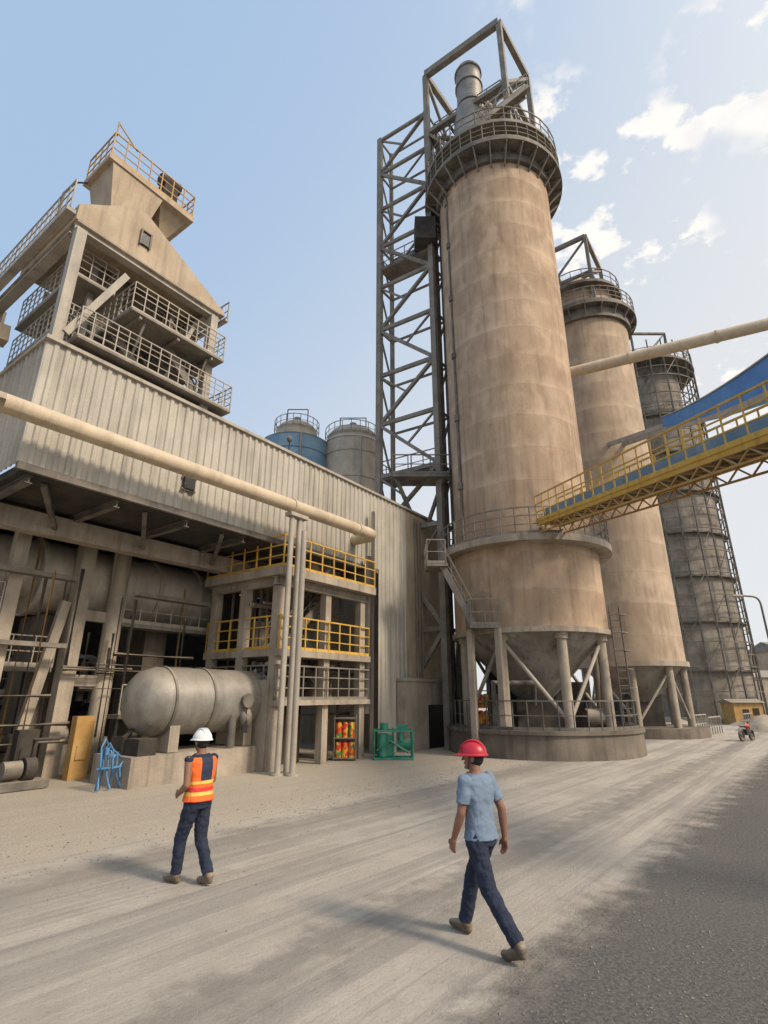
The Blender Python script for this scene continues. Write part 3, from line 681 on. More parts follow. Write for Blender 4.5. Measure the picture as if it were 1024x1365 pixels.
T=Thing('fan_housing',L(-6.9,.3,0),'dark round fan casing beside the tank','machine')
a=MB();cyl(a,L(-7.55,.9,1.95),L(-7.15,.9,1.95),.85,n=36);T.part('casing',a,m_dark)
a=MB();cyl(a,L(-7.62,.9,1.95),L(-7.56,.9,1.95),.5,n=28);T.part('cover',a,m_steel)
a=MB();boxF(a,-7.6,-7.0,.3,1.5,0,1.1);T.part('base',a,m_conc)
# ---------------------------------------------------------------- blue pipework by plinth
fs_=-12.75;fd_=.35
T=Thing('blue_pipework',L(fs_,fd_,0),'cluster of blue hoses and valves beside the tank plinth','pipework')
for k,(ds,dd,h,b_) in enumerate(((0,0,1.15,.25),(.14,.12,.95,.4),(.3,.0,1.05,-.2),(.42,.2,.8,.3),(.55,.05,.6,.25))):
    a=MB();pts=[L(fs_+ds,fd_+dd,.03),L(fs_+ds+.04,fd_+dd,h*.45),L(fs_+ds,fd_+dd,h*.85),L(fs_+ds+b_*.4,fd_+dd+.05,h),L(fs_+ds+b_,fd_+dd+.1,h*.82),L(fs_+ds+b_*1.1,fd_+dd+.1,h*.3),L(fs_+ds+b_*1.3,fd_+dd-.05,.04)]
    pipe(a,pts,.022+.006*(k%2),8);T.part('hose',a,m_lblue)
a=MB();torus(a,L(fs_+.2,fd_-.05,.8),(.588,.809,0),.09,.016,16,6);cyl(a,L(fs_+.15,fd_,.8),L(fs_+.15,fd_,.95),.05);beam(a,L(fs_-.05,fd_,.5),L(fs_+.6,fd_+.05,.5),.03);T.part('valve',a,m_lblue)
T=Thing('pump_skid',L(-14.0,2.0,0),'dusty dark pump on a low steel skid','pump')
a=MB();boxF(a,-14.2,-13.1,1.9,2.5,.02,.2);T.part('skid',a,m_steel)
a=MB();cyl(a,L(-14.1,2.2,.45),L(-13.7,2.2,.45),.2,n=24);T.part('motor',a,m_steel)
a=MB();cyl(a,L(-13.65,2.2,.45),L(-13.4,2.2,.45),.26,n=24);pipe(a,[L(-13.5,2.2,.6),L(-13.5,2.2,1.1),L(-12.9,2.2,1.1)],.05);T.part('pump_body',a,m_dark)
# ---------------------------------------------------------------- upper tower (left)
T=Thing('hopper_tower',L(-13.7,3,10.6),'steel framed hopper tower with gabled casing and railed decks','tower')
for s,d in((-15.75,.1),(-11.4,.1),(-15.7,5.6),(-11.5,5.6)):
    a=MB();beam(a,L(s,d,10.62),L(s,d,14.2),.26);T.part('column',a,m_lsteel)
a=MB();ibeam(a,L(-15.9,.15,14.3),L(-11.2,.15,14.3),.26,.26);T.part('eaves_beam',a,m_lsteel)
a=MB();ibeam(a,L(-11.5,.3,14.28),L(-11.5,5.8,14.28),.3,.34);T.part('eaves_beam',a,m_lsteel)
a=MB();ibeam(a,L(-15.8,.3,14.28),L(-15.8,5.8,14.28),.3,.3);T.part('eaves_beam',a,m_lsteel)
a=MB();beam(a,L(-15.6,.0,10.9),L(-14.4,.0,13.6),.14,.18);T.part('brace',a,m_lsteel)
a=MB();beam(a,L(-11.6,.5,10.8),L(-12.2,3,14),.14,.18);T.part('brace',a,m_steel)
a=MB();beam(a,L(-12.6,.6,11.0),L(-11.7,.6,14),.1,.12);T.part('brace',a,m_lsteel)
pr=[(-15.95,14.44),(-11.0,14.44),(-11.05,14.58),(-14.1,16.2),(-14.45,16.2),(-15.95,14.95)]
a=MB();vs=[L(s,.02,z) for s,z in pr]+[L(s,3.6,z) for s,z in pr];n=len(pr)
a.add(vs,[tuple(range(n))]+[tuple(range(n,2*n))[::-1]]+[(i,n+i,n+(i+1)%n,(i+1)%n) for i in range(n)]);T.part('gabled_casing',a,m_hop,smooth=False)
a=MB();boxF(a,-14.2,-13.95,-.05,.017,15.0,15.4);vv=T.part('vent',a,m_opening)
a=MB();boxF(a,-14.25,-14.2,-.08,.01,14.95,15.46);boxF(a,-13.95,-13.9,-.08,.01,14.95,15.46);boxF(a,-14.25,-13.9,-.08,.01,15.46,15.51);T.part('vent_frame',a,m_steel,vv)
def frus(mb,c0,w0,c1,w1):
    vs=[]
    for c,w in((c0,w0),(c1,w1)):
        for a_,b_ in((-1,-1),(1,-1),(1,1),(-1,1)):vs.append(L(c[0]+a_*w[0]/2,c[1]+b_*w[1]/2,c[2]))
    mb.add(vs,BF)
ZD=18.05
a=MB();frus(a,(-14.35,1.4,15.9),(.9,1.0,0),(-14.3,1.4,ZD-.18),(1.7,1.5,0));T.part('hopper_neck',a,m_hop)
a=MB();frus(a,(-12.95,1.5,ZD-.9),(.3,.4,0),(-12.95,1.4,ZD-.18),(1.0,1.2,0));T.part('chute',a,m_hop)
a=MB();beam(a,L(-12.95,1.5,ZD-.9),L(-13.7,1.8,15.6),.18);T.part('chute_leg',a,m_hop)
a=MB();boxF(a,-15.3,-12.3,.6,2.3,ZD-.18,ZD);dk=T.part('top_deck',a,m_hop)
a=MB();rail(a,[L(-15.25,2.25,ZD),L(-15.25,.65,ZD),L(-12.35,.65,ZD),L(-12.35,2.25,ZD)],.95,.032,.4,False,(.35,.68),.12);T.part('railing',a,m_org,dk)
a=MB();boxF(a,-13.3,-12.8,1.0,1.6,ZD,ZD+1.1);cyl(a,L(-13.4,1.2,ZD+1.2),L(-12.7,1.2,ZD+1.35),.22,n=20);T.part('drive_motor',a,m_dark,dk)
a=MB();boxF(a,-14.9,-14.2,1.1,1.9,ZD,ZD+.6);T.part('gear_box',a,m_org,dk)
a=MB();beam(a,L(-15.2,.7,ZD+.9),L(-15.2,.7,ZD+1.5),.04);beam(a,L(-15.2,.7,ZD+1.45),L(-14.5,.7,ZD+.95),.035);T.part('davit',a,m_org,dk)
a=MB();pipe(a,[L(-15.3,1.9,17.7),L(-15.6,2.0,17.5),L(-15.8,2.1,16.9),L(-15.8,2.1,15.0)],.04,8);T.part('vent_pipe',a,m_steel)
for z,sa,sb,da in((10.85,-15.4,-10.6,-.3),(12.35,-14.3,-11.2,-.5),(11.7,-15.5,-13.9,1.0),(13.2,-15.5,-14.4,.5),(13.1,-12.9,-11.3,1.0)):
    a=MB();boxF(a,sa,sb,da,4.5,z-.07,z);dk=T.part('deck',a,m_lat)
    a=MB();rail(a,[L(sa,4.3,z),L(sa,da+.05,z),L(sb,da+.05,z),L(sb,4.3,z)],.9,.026,.33,False,(.3,.6,.8),.08);T.part('railing',a,m_lsteel,dk)
for s in(-14,-12.8,-11.6):
    a=MB();beam(a,L(s,-.45,12.22),L(s,4.4,12.22),.08,.1);T.part('joist',a,m_lat)
for s in(-13.8,-11.7):
    a=MB();beam(a,L(s,-.3,12.2),L(s,.3,11.0),.06);T.part('deck_strut',a,m_lat)
a=MB();frus(a,(-13.3,2.6,10.9),(.8,.8,0),(-13.6,2.3,14.3),(2.4,2.4,0));T.part('inner_hopper',a,m_cdark)
a=MB();cyl(a,L(-12.0,2.4,10.9),L(-12.0,2.4,14.2),.3,n=20);T.part('cyclone',a,m_tank)
a=MB();stairs(a,L(-12.4,1.0,10.95),L(-14.0,1.0,12.3),.7,u2);T.part('stair',a,m_lsteel)
a=MB();stairs(a,L(-11.4,.2,10.9),L(-12.8,.2,12.3),.5,u2);T.part('stair',a,m_lat)
for s in(-14.9,-12.4):
    a=MB();beam(a,L(s,.9,10.7),L(s,.9,14.2),.14);T.part('post',a,m_lat)
for k in range(4):
    a=MB();pipe(a,[L(-15.2+k*.9,3.4,10.9),L(-15.2+k*.9,3.4,14.2)],.07+.04*(k%2),12);T.part('riser_pipe',a,m_lsteel)
a=MB();rail(a,[L(-16.12,.1,14.75),L(-16.12,6.0,14.75)],1.0,.032,.35,False,(.35,.68));boxF(a,-16.2,-15.96,.1,6.0,14.62,14.75);T.part('side_walkway',a,m_lsteel)
a=MB();rail(a,[L(-10.9,.0,14.4),L(-10.9,3.5,14.4)],.7,.032,.4);boxF(a,-10.98,-10.85,.0,3.5,14.3,14.4);T.part('side_walkway',a,m_lsteel)
# left annex
T=Thing('annex_tower',L(-19,5,0),'open steel annex tower with railed walkways and ducts','tower')
for s,d in((-21.5,4.7),(-17.2,4.7),(-21.5,8.5),(-17.2,8.5)):
    a=MB();beam(a,L(s,d,0),L(s,d,13.2),.22);T.part('column',a,m_lsteel)
for z in(9.2,10.9,12.4):
    a=MB();boxF(a,-22,-16.7,4.4,8.8,z-.1,z);dk=T.part('deck',a,m_lat)
    a=MB();rail(a,[L(-16.75,8.7,z),L(-16.75,4.45,z),L(-22,4.45,z)],.95,.03,.36,False,(.3,.6,.8),.08);T.part('railing',a,m_lsteel,dk)
for z0,z1 in((9.2,10.8),(10.9,12.3)):
    a=MB();beam(a,L(-17.2,4.7,z0),L(-17.2,8.5,z1),.1);T.part('brace',a,m_lsteel)
    a=MB();beam(a,L(-21.5,4.7,z1),L(-17.2,4.7,z0),.1);T.part('brace',a,m_lsteel)
a=MB();beam(a,L(-24,4,11.7),L(-15.9,3.4,12.1),.5,.5);T.part('duct',a,m_hop)
a=MB();cyl(a,L(-19.5,6.5,9.3),L(-19.5,6.5,12.3),.7,n=28);T.part('cyclone',a,m_hop)
# ---------------------------------------------------------------- small silos behind
def small_silo(x,y,r,z,mat,lab,top,dome):
    T=Thing('small_silo',(x,y,0),lab,'silo',)
    a=MB();lathe(a,x,y,[(r,0),(r,z)],48);T.part('shell',a,mat)
    for q in(z-.9,z-2.6):
        a=MB();ring(a,x,y,r,r+.05,q,q+.1,48);T.part('stiffener_ring',a,mat)
    t=r*top
    a=MB();lathe(a,x,y,[(r+.05,z),(t,z+.3),(t,z+.3+dome)]+[(t*math.cos(R(k)),z+.3+dome+t*.62*math.sin(R(k))) for k in range(12,90,13)]+[(.05,z+.3+dome+t*.62)],40);T.part('roof',a,m_ptank)
    a=MB();zz=z+.3+dome;rail(a,circ(x,y,t+.1,zz,20),.75,.03,.7,True,(.5,),.05);T.part('railing',a,m_lat)
    a=MB();beam(a,(x-t*.5,y,zz),(x-t*.5,y,zz+1.8),.05);beam(a,(x+t*.5,y,zz),(x+t*.5,y,zz+1.8),.05);beam(a,(x-t*.5,y,zz+1.8),(x+t*.5,y,zz+1.8),.05);T.part('davit',a,m_steel)
    a=MB();cyl(a,(x,y,zz+t*.55),(x,y,zz+t*.62+.35),.22);T.part('hatch',a,m_tank)
    a=MB();u=Vector((.3,-.95,0)).normalized();pipe(a,[Vector((x,y,8))+u*(r+.12),Vector((x,y,z))+u*(r+.12)],.06,8);T.part('riser_pipe',a,m_lsteel)
small_silo(-5.55,30.4,2.1,16.9,m_pblue,'pale blue steel silo with tan domed cap and railing',.62,.6)
small_silo(-2.0,30.8,1.85,17.0,m_ptank,'pale tan steel silo with railed domed roof',.9,.1)
# ---------------------------------------------------------------- green machine, racks
T=Thing('compressor_unit',(0,21.6,0),'green compressor skid with motors beside the wall','machine')
gx,gy=-.35,20.4
a=MB();
for z in(.05,.95):
    beam(a,(gx,gy,z),(gx+1.35,gy,z),.06);beam(a,(gx,gy+.7,z),(gx+1.35,gy+.7,z),.06);beam(a,(gx,gy,z),(gx,gy+.7,z),.06);beam(a,(gx+1.35,gy,z),(gx+1.35,gy+.7,z),.06)
for x in(0,.68,1.35):
    for y in(0,.7):beam(a,(gx+x,gy+y,0),(gx+x,gy+y,1.0),.05)
T.part('frame',a,m_green)
a=MB();cyl(a,(gx+.3,gy+.3,.1),(gx+.3,gy+.3,.85),.2,n=20);cyl(a,(gx+.8,gy+.35,.5),(gx+1.3,gy+.35,.5),.22,n=20);cyl(a,(gx+.35,gy+.35,.95),(gx+.35,gy+.35,1.2),.15);T.part('motor',a,m_green)
a=MB();box(a,gx+.45,gx+.7,gy+.2,gy+.6,.1,.8);box(a,gx+.8,gx+1.2,gy+.1,gy+.5,.98,1.15);cyl(a,(gx+.95,gy+.1,.6),(gx+.95,gy+.1,.9),.08);pipe(a,[(gx+.1,gy,.3),(gx+.6,gy-.02,.6),(gx+1.2,gy,.25)],.04);T.part('control_box',a,m_green)
def paint_panel():
    m=bpy.data.materials.new('painted_pattern');m.use_nodes=True;nt=m.node_tree;N=nt.nodes;K=nt.links;bs=N['Principled BSDF']
    tc=N.new('ShaderNodeTexCoord');v=N.new('ShaderNodeTexVoronoi');v.inputs['Scale'].default_value=9;K.new(tc.outputs['Object'],v.inputs[0])
    rp=N.new('ShaderNodeValToRGB');rp.color_ramp.interpolation='CONSTANT';sp=N.new('ShaderNodeSeparateColor');K.new(v.outputs['Color'],sp.inputs[0]);K.new(sp.outputs[0],rp.inputs[0])
    c=rp.color_ramp;c.elements[0].color=(.55,.04,.02,1);c.elements[1].position=.3;c.elements[1].color=(.65,.32,.02,1)
    for p,q in((.55,(.6,.14,.02,1)),(.75,(.04,.2,.05,1)),(.88,(.6,.5,.1,1))):
        e=c.elements.new(p);e.color=q
    K.new(rp.outputs[0],bs.inputs['Base Color']);bs.inputs['Roughness'].default_value=.7;return m
m_pp=paint_panel()
def drums(base,lab):
    T=Thing('equipment_rack',base,lab,'rack')
    x,y,z=base;a=MB()
    for dx in(0,.75):
        for dy in(0,.5):beam(a,(x+dx,y+dy,z),(x+dx,y+dy,z+1.5),.04)
    for q in(.05,.7,1.35):box(a,x-.03,x+.78,y-.03,y+.53,z+q,z+q+.04)
    T.part('rack_frame',a,m_steel)
    for k,q in enumerate((.09,.74)):
        for j in range(3):
            a=MB();cyl(a,(x+.15+j*.23,y+.12,z+q),(x+.15+j*.23,y+.12,z+q+.46),.112,n=14);ellip(a,(x+.15+j*.23,y+.12,z+q+.46),(.112,.112,.06));T.part('canister',a,m_pp)
drums((-1.75,20.2,.0),'steel rack stacked with red, orange and yellow canisters')
drums((3.6,23.2,.95),'steel rack with coloured canisters on silo plinth')
# ---------------------------------------------------------------- far clutter
def shed(x,y,w,d,h,mat,lab):
    T=Thing('shed',(x,y,0),lab,'shed')
    a=MB();box(a,x,x+w,y,y+d,0,h);T.part('wall',a,mat)
    a=MB();a.add([(x-.2,y-.2,h),(x+w+.2,y-.2,h),(x+w+.2,y+d+.2,h),(x-.2,y+d+.2,h),(x-.2,y+d/2,h+w*.12),(x+w+.2,y+d/2,h+w*.12)],[(0,1,5,4),(2,3,4,5),(0,4,3),(1,2,5),(0,3,2,1)]);T.part('roof',a,m_lat,smooth=False)
    a=MB();box(a,x+w*.3,x+w*.5,y-.04,y-.003,0,min(2.1,h*.7));T.part('door',a,m_opening)
    a=MB();box(a,x+w*.65,x+w*.85,y-.04,y-.003,h*.45,h*.75);T.part('window',a,m_opening)
shed(41,62,7,5,4,m_conc,'low concrete store with pitched roof')
shed(55,75,12,9,8,m_silo2,'tan warehouse block beyond the yard')
shed(50,60,5,5,7.5,m_grey,'grey utility block at yard edge')
shed(26.5,43,2.2,1.6,1.6,m_org,'low ochre equipment cabin')
shed(-2,60,12,9,8,m_grey,'grey workshop behind the silos')
for x,y,r,h in((19,36.5,1.3,.7),(24,36,1.6,.8),(28,42,2.2,.8),(38,50,3,1.2)):
    a=MB();vs=[];n=20
    for k in range(6):
        f=k/5
        for i in range(n):
            t=2*math.pi*i/n;rr=r*(1-f)*(1+.12*math.sin(3*t+k)+random.uniform(-.05,.05))+.02;vs.append((x+rr*math.cos(t),y+rr*math.sin(t),h*f**.85))
    a.add(vs,[(k*n+i,k*n+(i+1)%n,(k+1)*n+(i+1)%n,(k+1)*n+i) for k in range(5) for i in range(n)]+[tuple(range(5*n,6*n))])
    mesh_thing('rubble_heap',a,m_conc,(x,y,0),'low heap of pale dusty rubble','rubble',group='rubble heaps along the yard edge')
for x,y in((18.6,34.2),(17.6,31.0),(23,36.5)):
    T=Thing('guard_rail',(x,y,0),'short dusty steel barrier at silo foot','barrier',group='barriers by the silo feet')
    a=MB();rail(a,[(x,y,0),(x+1.6,y+1.6,0)],1.0,.05,.5);T.part('rails',a,m_lsteel)
T=Thing('street_lamp',(28.6,40.5,0),'curved yard lamp on slender post','lamp')
lx=28.6
a=MB();pipe(a,[(lx,40.5,0),(lx,40.5,8.5)]+bend((lx,40.5,8.5),(lx,40.5,9.2),(lx-1.5,40.3,9.3),.6)+[(lx-1.6,40.3,9.3)],.07,10);T.part('post',a,m_steel)
a=MB();ellip(a,(lx-1.8,40.3,9.25),(.45,.2,.12));T.part('lamp_head',a,m_lsteel)
T=Thing('motorcycle',(18.0,28.6,0),'small dusty red and black parked motorcycle','motorcycle',rot=R(35),scale=.9,local=True)
mx,my=0,0
for dx in(-.6,.6):
    w=T.part('wheel',torus(MB(),(mx+dx,my,.3),(0,1,0),.25,.06),m_rub);a=MB();cyl(a,(mx+dx,my-.03,.3),(mx+dx,my+.03,.3),.08)
    for k in range(6):
        t=k*math.pi/3;beam(a,(mx+dx,my,.3),(mx+dx+.24*math.cos(t),my,.3+.24*math.sin(t)),.02)
    T.part('rim',a,m_steel,w)
a=MB();beam(a,(mx-.6,my,.3),(mx-.1,my,.35),.06);beam(a,(mx+.6,my,.3),(mx+.4,my,.95),.05);beam(a,(mx-.1,my,.35),(mx+.4,my,.8),.07);box(a,mx-.15,mx+.2,my-.12,my+.12,.3,.6);T.part('frame',a,m_dark)
a=MB();ellip(a,(mx+.15,my,.78),(.25,.13,.13));T.part('fuel_tank',a,m_red)
a=MB();ellip(a,(mx-.3,my,.78),(.35,.13,.07));T.part('seat',a,m_rub)
a=MB();pipe(a,[(mx+.3,my-.33,1.02),(mx+.4,my-.15,.98),(mx+.4,my+.15,.98),(mx+.3,my+.33,1.02)],.02,8);T.part('handlebar',a,m_steel)
# ---------------------------------------------------------------- people
def remesh(o,vox,sm=4,disp=0,ds=.12):
    m=o.modifiers.new('r','REMESH');m.mode='VOXEL';m.voxel_size=vox;m.use_smooth_shade=True
    if disp:
        t=bpy.data.textures.new('fold','CLOUDS');t.noise_scale=ds;t.noise_depth=1
        d=o.modifiers.new('d','DISPLACE');d.texture=t;d.strength=disp;d.mid_level=.5;d.texture_coords='LOCAL'
    s=o.modifiers.new('s','SMOOTH');s.factor=.5;s.iterations=sm
def tl(mb,secs,n=24):
    vs=[];fs=[]
    for x,y,z,rx,ry in secs:
        for i in range(n):
            t=2*math.pi*i/n;c_,s_=math.cos(t),math.sin(t)
            c_=math.copysign(abs(c_)**.85,c_);s_=math.copysign(abs(s_)**.85,s_)
            vs.append((x+rx*c_,y+ry*s_,z))
    for k in range(len(secs)-1):
        for i in range(n):
            j=(i+1)%n;fs.append((k*n+i,k*n+j,(k+1)*n+j,(k+1)*n+i))
    m=(len(secs)-1)*n;fs+=[tuple(range(n))[::-1],tuple(range(m,m+n))]
    return mb.add(vs,fs)
TOR=[(.84,.15,.115),(.92,.165,.122),(1.0,.148,.108),(1.08,.138,.10),(1.18,.148,.104),(1.3,.172,.114),(1.38,.18,.108),(1.43,.148,.092),(1.465,.085,.07)]
def hand(mb,w,d,side):
    d=Vector(d).normalized();lat=Vector((0,1,0)) if abs(d.y)<.8 else Vector((0,0,1))
    lat=(lat-d*lat.dot(d)).normalized();nr=d.cross(lat).normalized()*(-side)
    w=Vector(w);caps(mb,w,w+d*.03,.026,.03)
    for k in range(4):
        o=lat*(.03-.02*k);ln=[.068,.078,.072,.055][k]
        b0=w+d*.02+o*.6;b1=w+d*.085+o;caps(mb,b0,b1,.014,.0115,8)
        k1=b1+(d*.9+nr*.25).normalized()*ln*.5;k2=k1+(d*.7+nr*.7).normalized()*ln*.5
        caps(mb,b1,k1,.0105,.009,8);caps(mb,k1,k2,.009,.0075,8)
    t0=w+d*.025+lat*.02;t1=t0+(d*.6+lat*.7).normalized()*.04;t2=t1+(d*.95+lat*.2+nr*.3).normalized()*.035
    caps(mb,t0,t1,.013,.0115,8);caps(mb,t1,t2,.011,.009,8)
def person(pos,az,sc,lab,pose,hm,shirtm,vest=False,turn=0,sleeve=True):
    T=Thing('person',(pos[0],pos[1],0),lab,'person',rot=R(-az),scale=sc,local=True)
    V=Vector;b=MB();dy=pose.get('lean',.02)
    ys=lambda z:(z-.9)*dy/.5
    tl(b,[(0,ys(z),z,rx*.93,ry*.93) for z,rx,ry in TOR])
    nb=V((0,ys(1.45),1.44));hc=V((0,ys(1.5)+.02,1.605))
    caps(b,nb,hc-V((0,.01,.05)),.062,.055)
    Rm=Matrix.Rotation(R(turn),3,'Z')
    def H(x,y,z):return hc+Rm@V((x,y,z))
    ellip(b,H(0,-.005,.015),(.078,.098,.105),Rm,20,14);ellip(b,H(0,.02,-.05),(.06,.07,.07),Rm)
    caps(b,H(0,.088,.01),H(0,.108,-.02),.009,.015,8)
    ellip(b,H(0,.088,-.055),(.026,.012,.012),Rm);ellip(b,H(0,.075,-.095),(.025,.02,.018),Rm)
    for s in(-1,1):ellip(b,H(.08*s,-.005,-.01),(.014,.024,.034),Rm)
    ellip(b,H(0,.084,.035),(.06,.015,.012),Rm)
    for sd,nm in((-1,'l'),(1,'r')):
        sh,el,wr=[V(q) for q in pose['arm_'+nm]]
        caps(b,sh,el,.054,.042);caps(b,el,el.lerp(wr,.3),.042,.043);caps(b,el.lerp(wr,.3),wr,.043,.028);hand(b,wr,(wr-el)*.6+V(pose.get('hd_'+nm,(0,0,-.1))),sd)
        hp,kn,an,to=[V(q) for q in pose['leg_'+nm]]
        caps(b,hp,kn,.080,.052);caps(b,kn,kn.lerp(an,.35),.05,.052);caps(b,kn.lerp(an,.35),an,.052,.036);caps(b,an,to,.04,.03)
    o=T.part('body',b,m_skin);remesh(o,.0055,2)
    for s in(-1,1):
        b=MB();ellip(b,H(.032*s,.09,.012),(.012,.008,.007),Rm);T.part('eye',b,m_rub)
    b=MB();tl(b,[(0,ys(z),z,rx+.006,ry+.006) for z,rx,ry in TOR[:3]])
    for nm in'lr':
        hp,kn,an,to=[V(q) for q in pose['leg_'+nm]];an2=kn.lerp(an,.97)
        caps(b,hp+V((0,0,.0)),kn,.104,.078);caps(b,kn,kn.lerp(an,.4),.078,.072);cyl(b,kn.lerp(an,.4),an2,.072,.066,18)
    o=T.part('trousers',b,m_navy);remesh(o,.0065,2,.024,.06)
    b=MB();top=[(0,ys(z),z,rx+.016,ry+.016) for z,rx,ry in TOR if z>.9]
    top[0]=(0,ys(.9),.89,.182,.138);tl(b,top)
    if sleeve:
        for nm in'lr':
            sh,el,wr=[V(q) for q in pose['arm_'+nm]];caps(b,sh+V((0,0,.005)),sh.lerp(el,.3),.068,.064);cyl(b,sh.lerp(el,.2),sh.lerp(el,.72),.066,.068,18)
    else:
        for nm in'lr':
            sh=V(pose['arm_'+nm][0]);ellip(b,sh+V((0,0,.01)),(.06,.06,.05))
    o=T.part('shirt',b,shirtm);remesh(o,.0065,3,.024,.08)
    if vest:
        b=MB();tl(b,[(0,ys(z),z,rx+.034,ry+.038) for z,rx,ry in [(.92,.172,.125)]+TOR[2:8]]);
        o=T.part('vest',b,m_vest);remesh(o,.007,3,.018,.08)
    for nm in'lr':
        hp,kn,an,to=[V(q) for q in pose['leg_'+nm]];b=MB()
        caps(b,an+(kn-an)*.15,an,.052,.05);caps(b,an-V((0,.02,.02)),to,.05,.042)
        d=(to-an);d.normalize();heel=an-V((d.x,d.y,0))*.04
        caps(b,V((heel.x,heel.y,max(.035,an.z-.055))),to+V((0,0,-.004)),.036,.034);caps(b,to,to+V((d.x,d.y,0)).normalized()*.045,.04,.034)
        o=T.part('boot',b,m_boot);remesh(o,.006,2)
    b=MB();ellip(b,H(0,-.022,.0),(.083,.09,.09),Rm);o=T.part('hair',b,m_hair)
    b=MB();ellip(b,H(0,-.003,.035),(.118,.142,.125),Rm,32,20,zmin=-.05)
    for s in(-.035,0,.035):
        pts=[H(s,.13*math.cos(t)-.003,.04+.125*math.sin(t)) for t in[R(k) for k in range(15,170,14)]];pipe(b,pts,.008,8)
    he=T.part('helmet',b,hm)
    b=MB();n=36;vs=[]
    for k,(f,z) in enumerate(((.98,.036),(1.0,.028),(1.1,.022),(1.1,.030),(1.0,.044))):
        for i in range(n):
            t=2*math.pi*i/n;x=.118*f*math.cos(t);y=.142*f*math.sin(t)
            if k in(2,3) and math.sin(t)>0:y+=.045*math.sin(t)
            vs.append(H(x,y-.003,z-(.012*max(0,math.sin(t)) if k in(2,3) else 0)))
    b.add(vs,[(k*n+i,k*n+(i+1)%n,(k+1)*n+(i+1)%n,(k+1)*n+i) for k in range(4) for i in range(n)]);T.part('brim',b,hm,he)
    b=MB();
    for s in(-1,1):pipe(b,[H(.088*s,.02,.02),H(.075*s,.03,-.05),H(.03*s,.05,-.112)],.005,6)
    T.part('chin_strap',b,m_rub,he)
    return T
person((.93,5.83),-40,.975,'man in red helmet, blue shirt and navy trousers walking',dict(lean=.03,
  arm_l=[(-.180,.02,1.395),(-.240,.03,1.13),(-.235,.14,.90)],arm_r=[(.180,.02,1.395),(.24,-.08,1.13),(.26,-.08,.88)],
  hd_l=(0,.02,-.1),hd_r=(0,.02,-.1),
  leg_l=[(-.085,0,.88),(-.08,-.13,.49),(-.075,-.43,.15),(-.075,-.31,.045)],
  leg_r=[(.085,.01,.88),(.09,.22,.50),(.08,.33,.10),(.085,.47,.05)]),m_hred,m_shirt,turn=30)
person((-2.34,7.52),-55,.985,'man in white helmet and orange reflective vest walking',dict(lean=.02,
  arm_l=[(-.20,.0,1.395),(-.235,-.05,1.12),(-.19,.16,1.0)],arm_r=[(.19,.01,1.395),(.24,.05,1.13),(.14,.22,1.0)],
  hd_l=(.04,.06,.02),hd_r=(-.05,.05,.0),
  leg_l=[(-.085,0,.88),(-.09,.15,.49),(-.09,.17,.10),(-.10,.31,.05)],
  leg_r=[(.085,.0,.88),(.09,-.01,.48),(.085,-.23,.12),(.09,-.10,.045)]),m_hwhite,m_navy,vest=True,turn=-5,sleeve=False)
# ---------------------------------------------------------------- camera, light, sky
cam=bpy.data.cameras.new('camera');cam.sensor_fit='HORIZONTAL';cam.sensor_width=36;cam.lens=36*710/1024;cam.clip_end=3000;cam.clip_start=.05
co=bpy.data.objects.new('camera',cam);co.location=(0,0,2.16);co.rotation_euler=(R(90+18.95),0,0);COL.objects.link(co);S.camera=co
SAZ,SEL=122,40
sd=bpy.data.lights.new('sun','SUN');sd.energy=3.4;sd.angle=R(10);sd.color=(1,.84,.66)
so=bpy.data.objects.new('sun',sd);COL.objects.link(so)
dv=Vector((math.sin(R(SAZ))*math.cos(R(SEL)),math.cos(R(SAZ))*math.cos(R(SEL)),math.sin(R(SEL))))
so.rotation_euler=dv.to_track_quat('Z','Y').to_euler();so.location=dv*60
w=bpy.data.worlds.new('World');S.world=w;w.use_nodes=True;nt=w.node_tree;N=nt.nodes;K=nt.links
bg=N['Background'];sk=N.new('ShaderNodeTexSky');sk.sky_type='NISHITA';sk.sun_disc=False;sk.sun_elevation=R(SEL);sk.sun_rotation=R(SAZ);sk.dust_density=2.0;sk.air_density=1.0
tc=N.new('ShaderNodeTexCoord');sp=N.new('ShaderNodeSeparateXYZ');K.new(tc.outputs['Generated'],sp.inputs[0])
def ma(op,a,b=None,cl=False):
    n=N.new('ShaderNodeMath');n.operation=op;n.use_clamp=cl
    for i,x in enumerate((a,b)):
        if x is None:continue
        if isinstance(x,(int,float)):n.inputs[i].default_value=x
        else:K.new(x,n.inputs[i])
    return n.outputs[0]
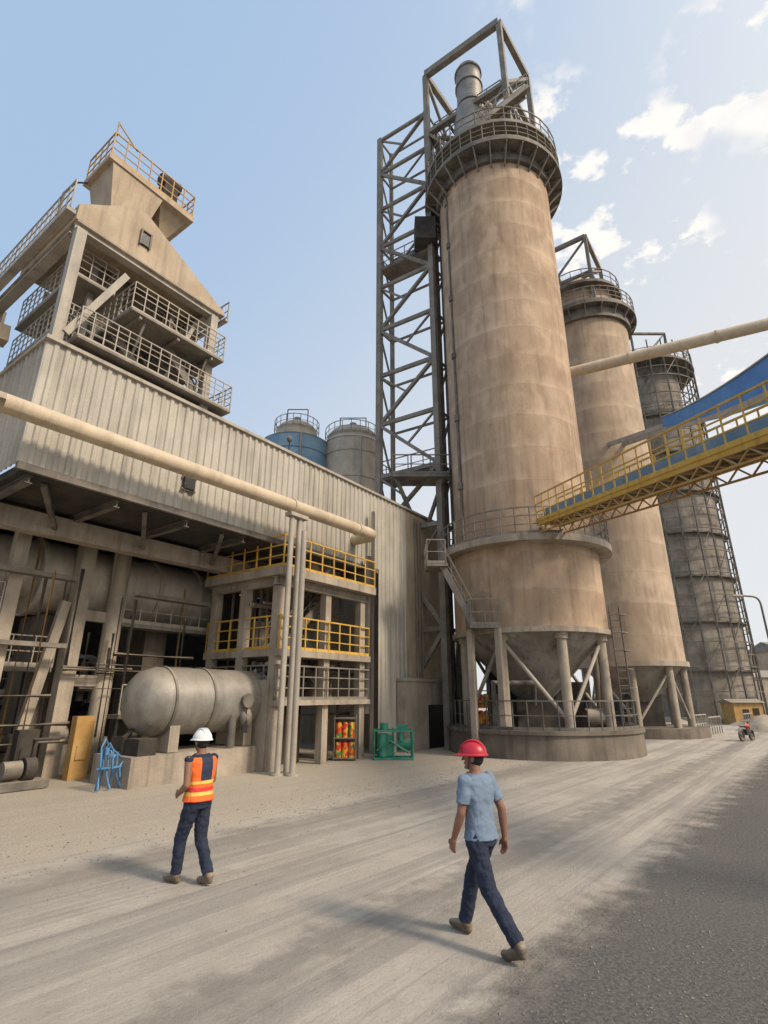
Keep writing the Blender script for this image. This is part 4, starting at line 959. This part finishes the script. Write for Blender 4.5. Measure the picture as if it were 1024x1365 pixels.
def mr(x,a,b,c=0,d=1):
    n=N.new('ShaderNodeMapRange');n.interpolation_type='SMOOTHSTEP';n.inputs[1].default_value=a;n.inputs[2].default_value=b;n.inputs[3].default_value=c;n.inputs[4].default_value=d
    K.new(x,n.inputs[0]);return n.outputs[0]
def mix(f,a,b):
    n=N.new('ShaderNodeMix');n.data_type='RGBA'
    for i,x in((0,f),(6,a),(7,b)):
        if isinstance(x,(int,float)):n.inputs[i].default_value=x
        elif isinstance(x,tuple):n.inputs[i].default_value=(*x,1)
        else:K.new(x,n.inputs[i])
    return n.outputs[2]
ST=.1
hz=ma('ADD',ma('SUBTRACT',1.0,sp.outputs[2]),ma('MULTIPLY',sp.outputs[0],.8))
haze=mix(mr(hz,-.1,1.0),tuple(x/ST for x in(.45,.62,.86)),tuple(x/ST for x in(.88,.90,.92)))
col=mix(.86,sk.outputs[0],haze)
# bright aureole of hazy air around the sun
vd=N.new('ShaderNodeVectorMath');vd.operation='DOT_PRODUCT';K.new(tc.outputs['Generated'],vd.inputs[0]);vd.inputs[1].default_value=tuple(dv)
au=ma('POWER',ma('MAXIMUM',vd.outputs['Value'],0.0),6.0)
col=mix(ma('MULTIPLY',au,.8),col,tuple(x/ST for x in(2.4,2.2,1.9)))
den=ma('ADD',sp.outputs[2],.15)
cb=N.new('ShaderNodeCombineXYZ');K.new(ma('DIVIDE',sp.outputs[0],den),cb.inputs[0]);K.new(ma('DIVIDE',sp.outputs[1],den),cb.inputs[1])
def cn(sc,det,ro):
    n=N.new('ShaderNodeTexNoise');n.inputs['Scale'].default_value=sc;n.inputs['Detail'].default_value=det;n.inputs['Roughness'].default_value=ro;K.new(cb.outputs[0],n.inputs[0]);return n.outputs[0]
c1=mr(cn(9.5,9,.56),.51,.585);c2=mr(cn(3.6,4,.5),.42,.53)
cl=ma('MULTIPLY',c1,c2);cl=ma('MULTIPLY',cl,mr(sp.outputs[0],.10,.24));cl=ma('MULTIPLY',cl,mr(sp.outputs[2],.3,.5))
col=mix(ma('MULTIPLY',cl,.95),col,tuple(x/ST for x in(1.05,1.01,.96)))
K.new(col,bg.inputs[0]);bg.inputs[1].default_value=ST
S.view_settings.view_transform='Standard';S.view_settings.look='None';S.view_settings.exposure=0
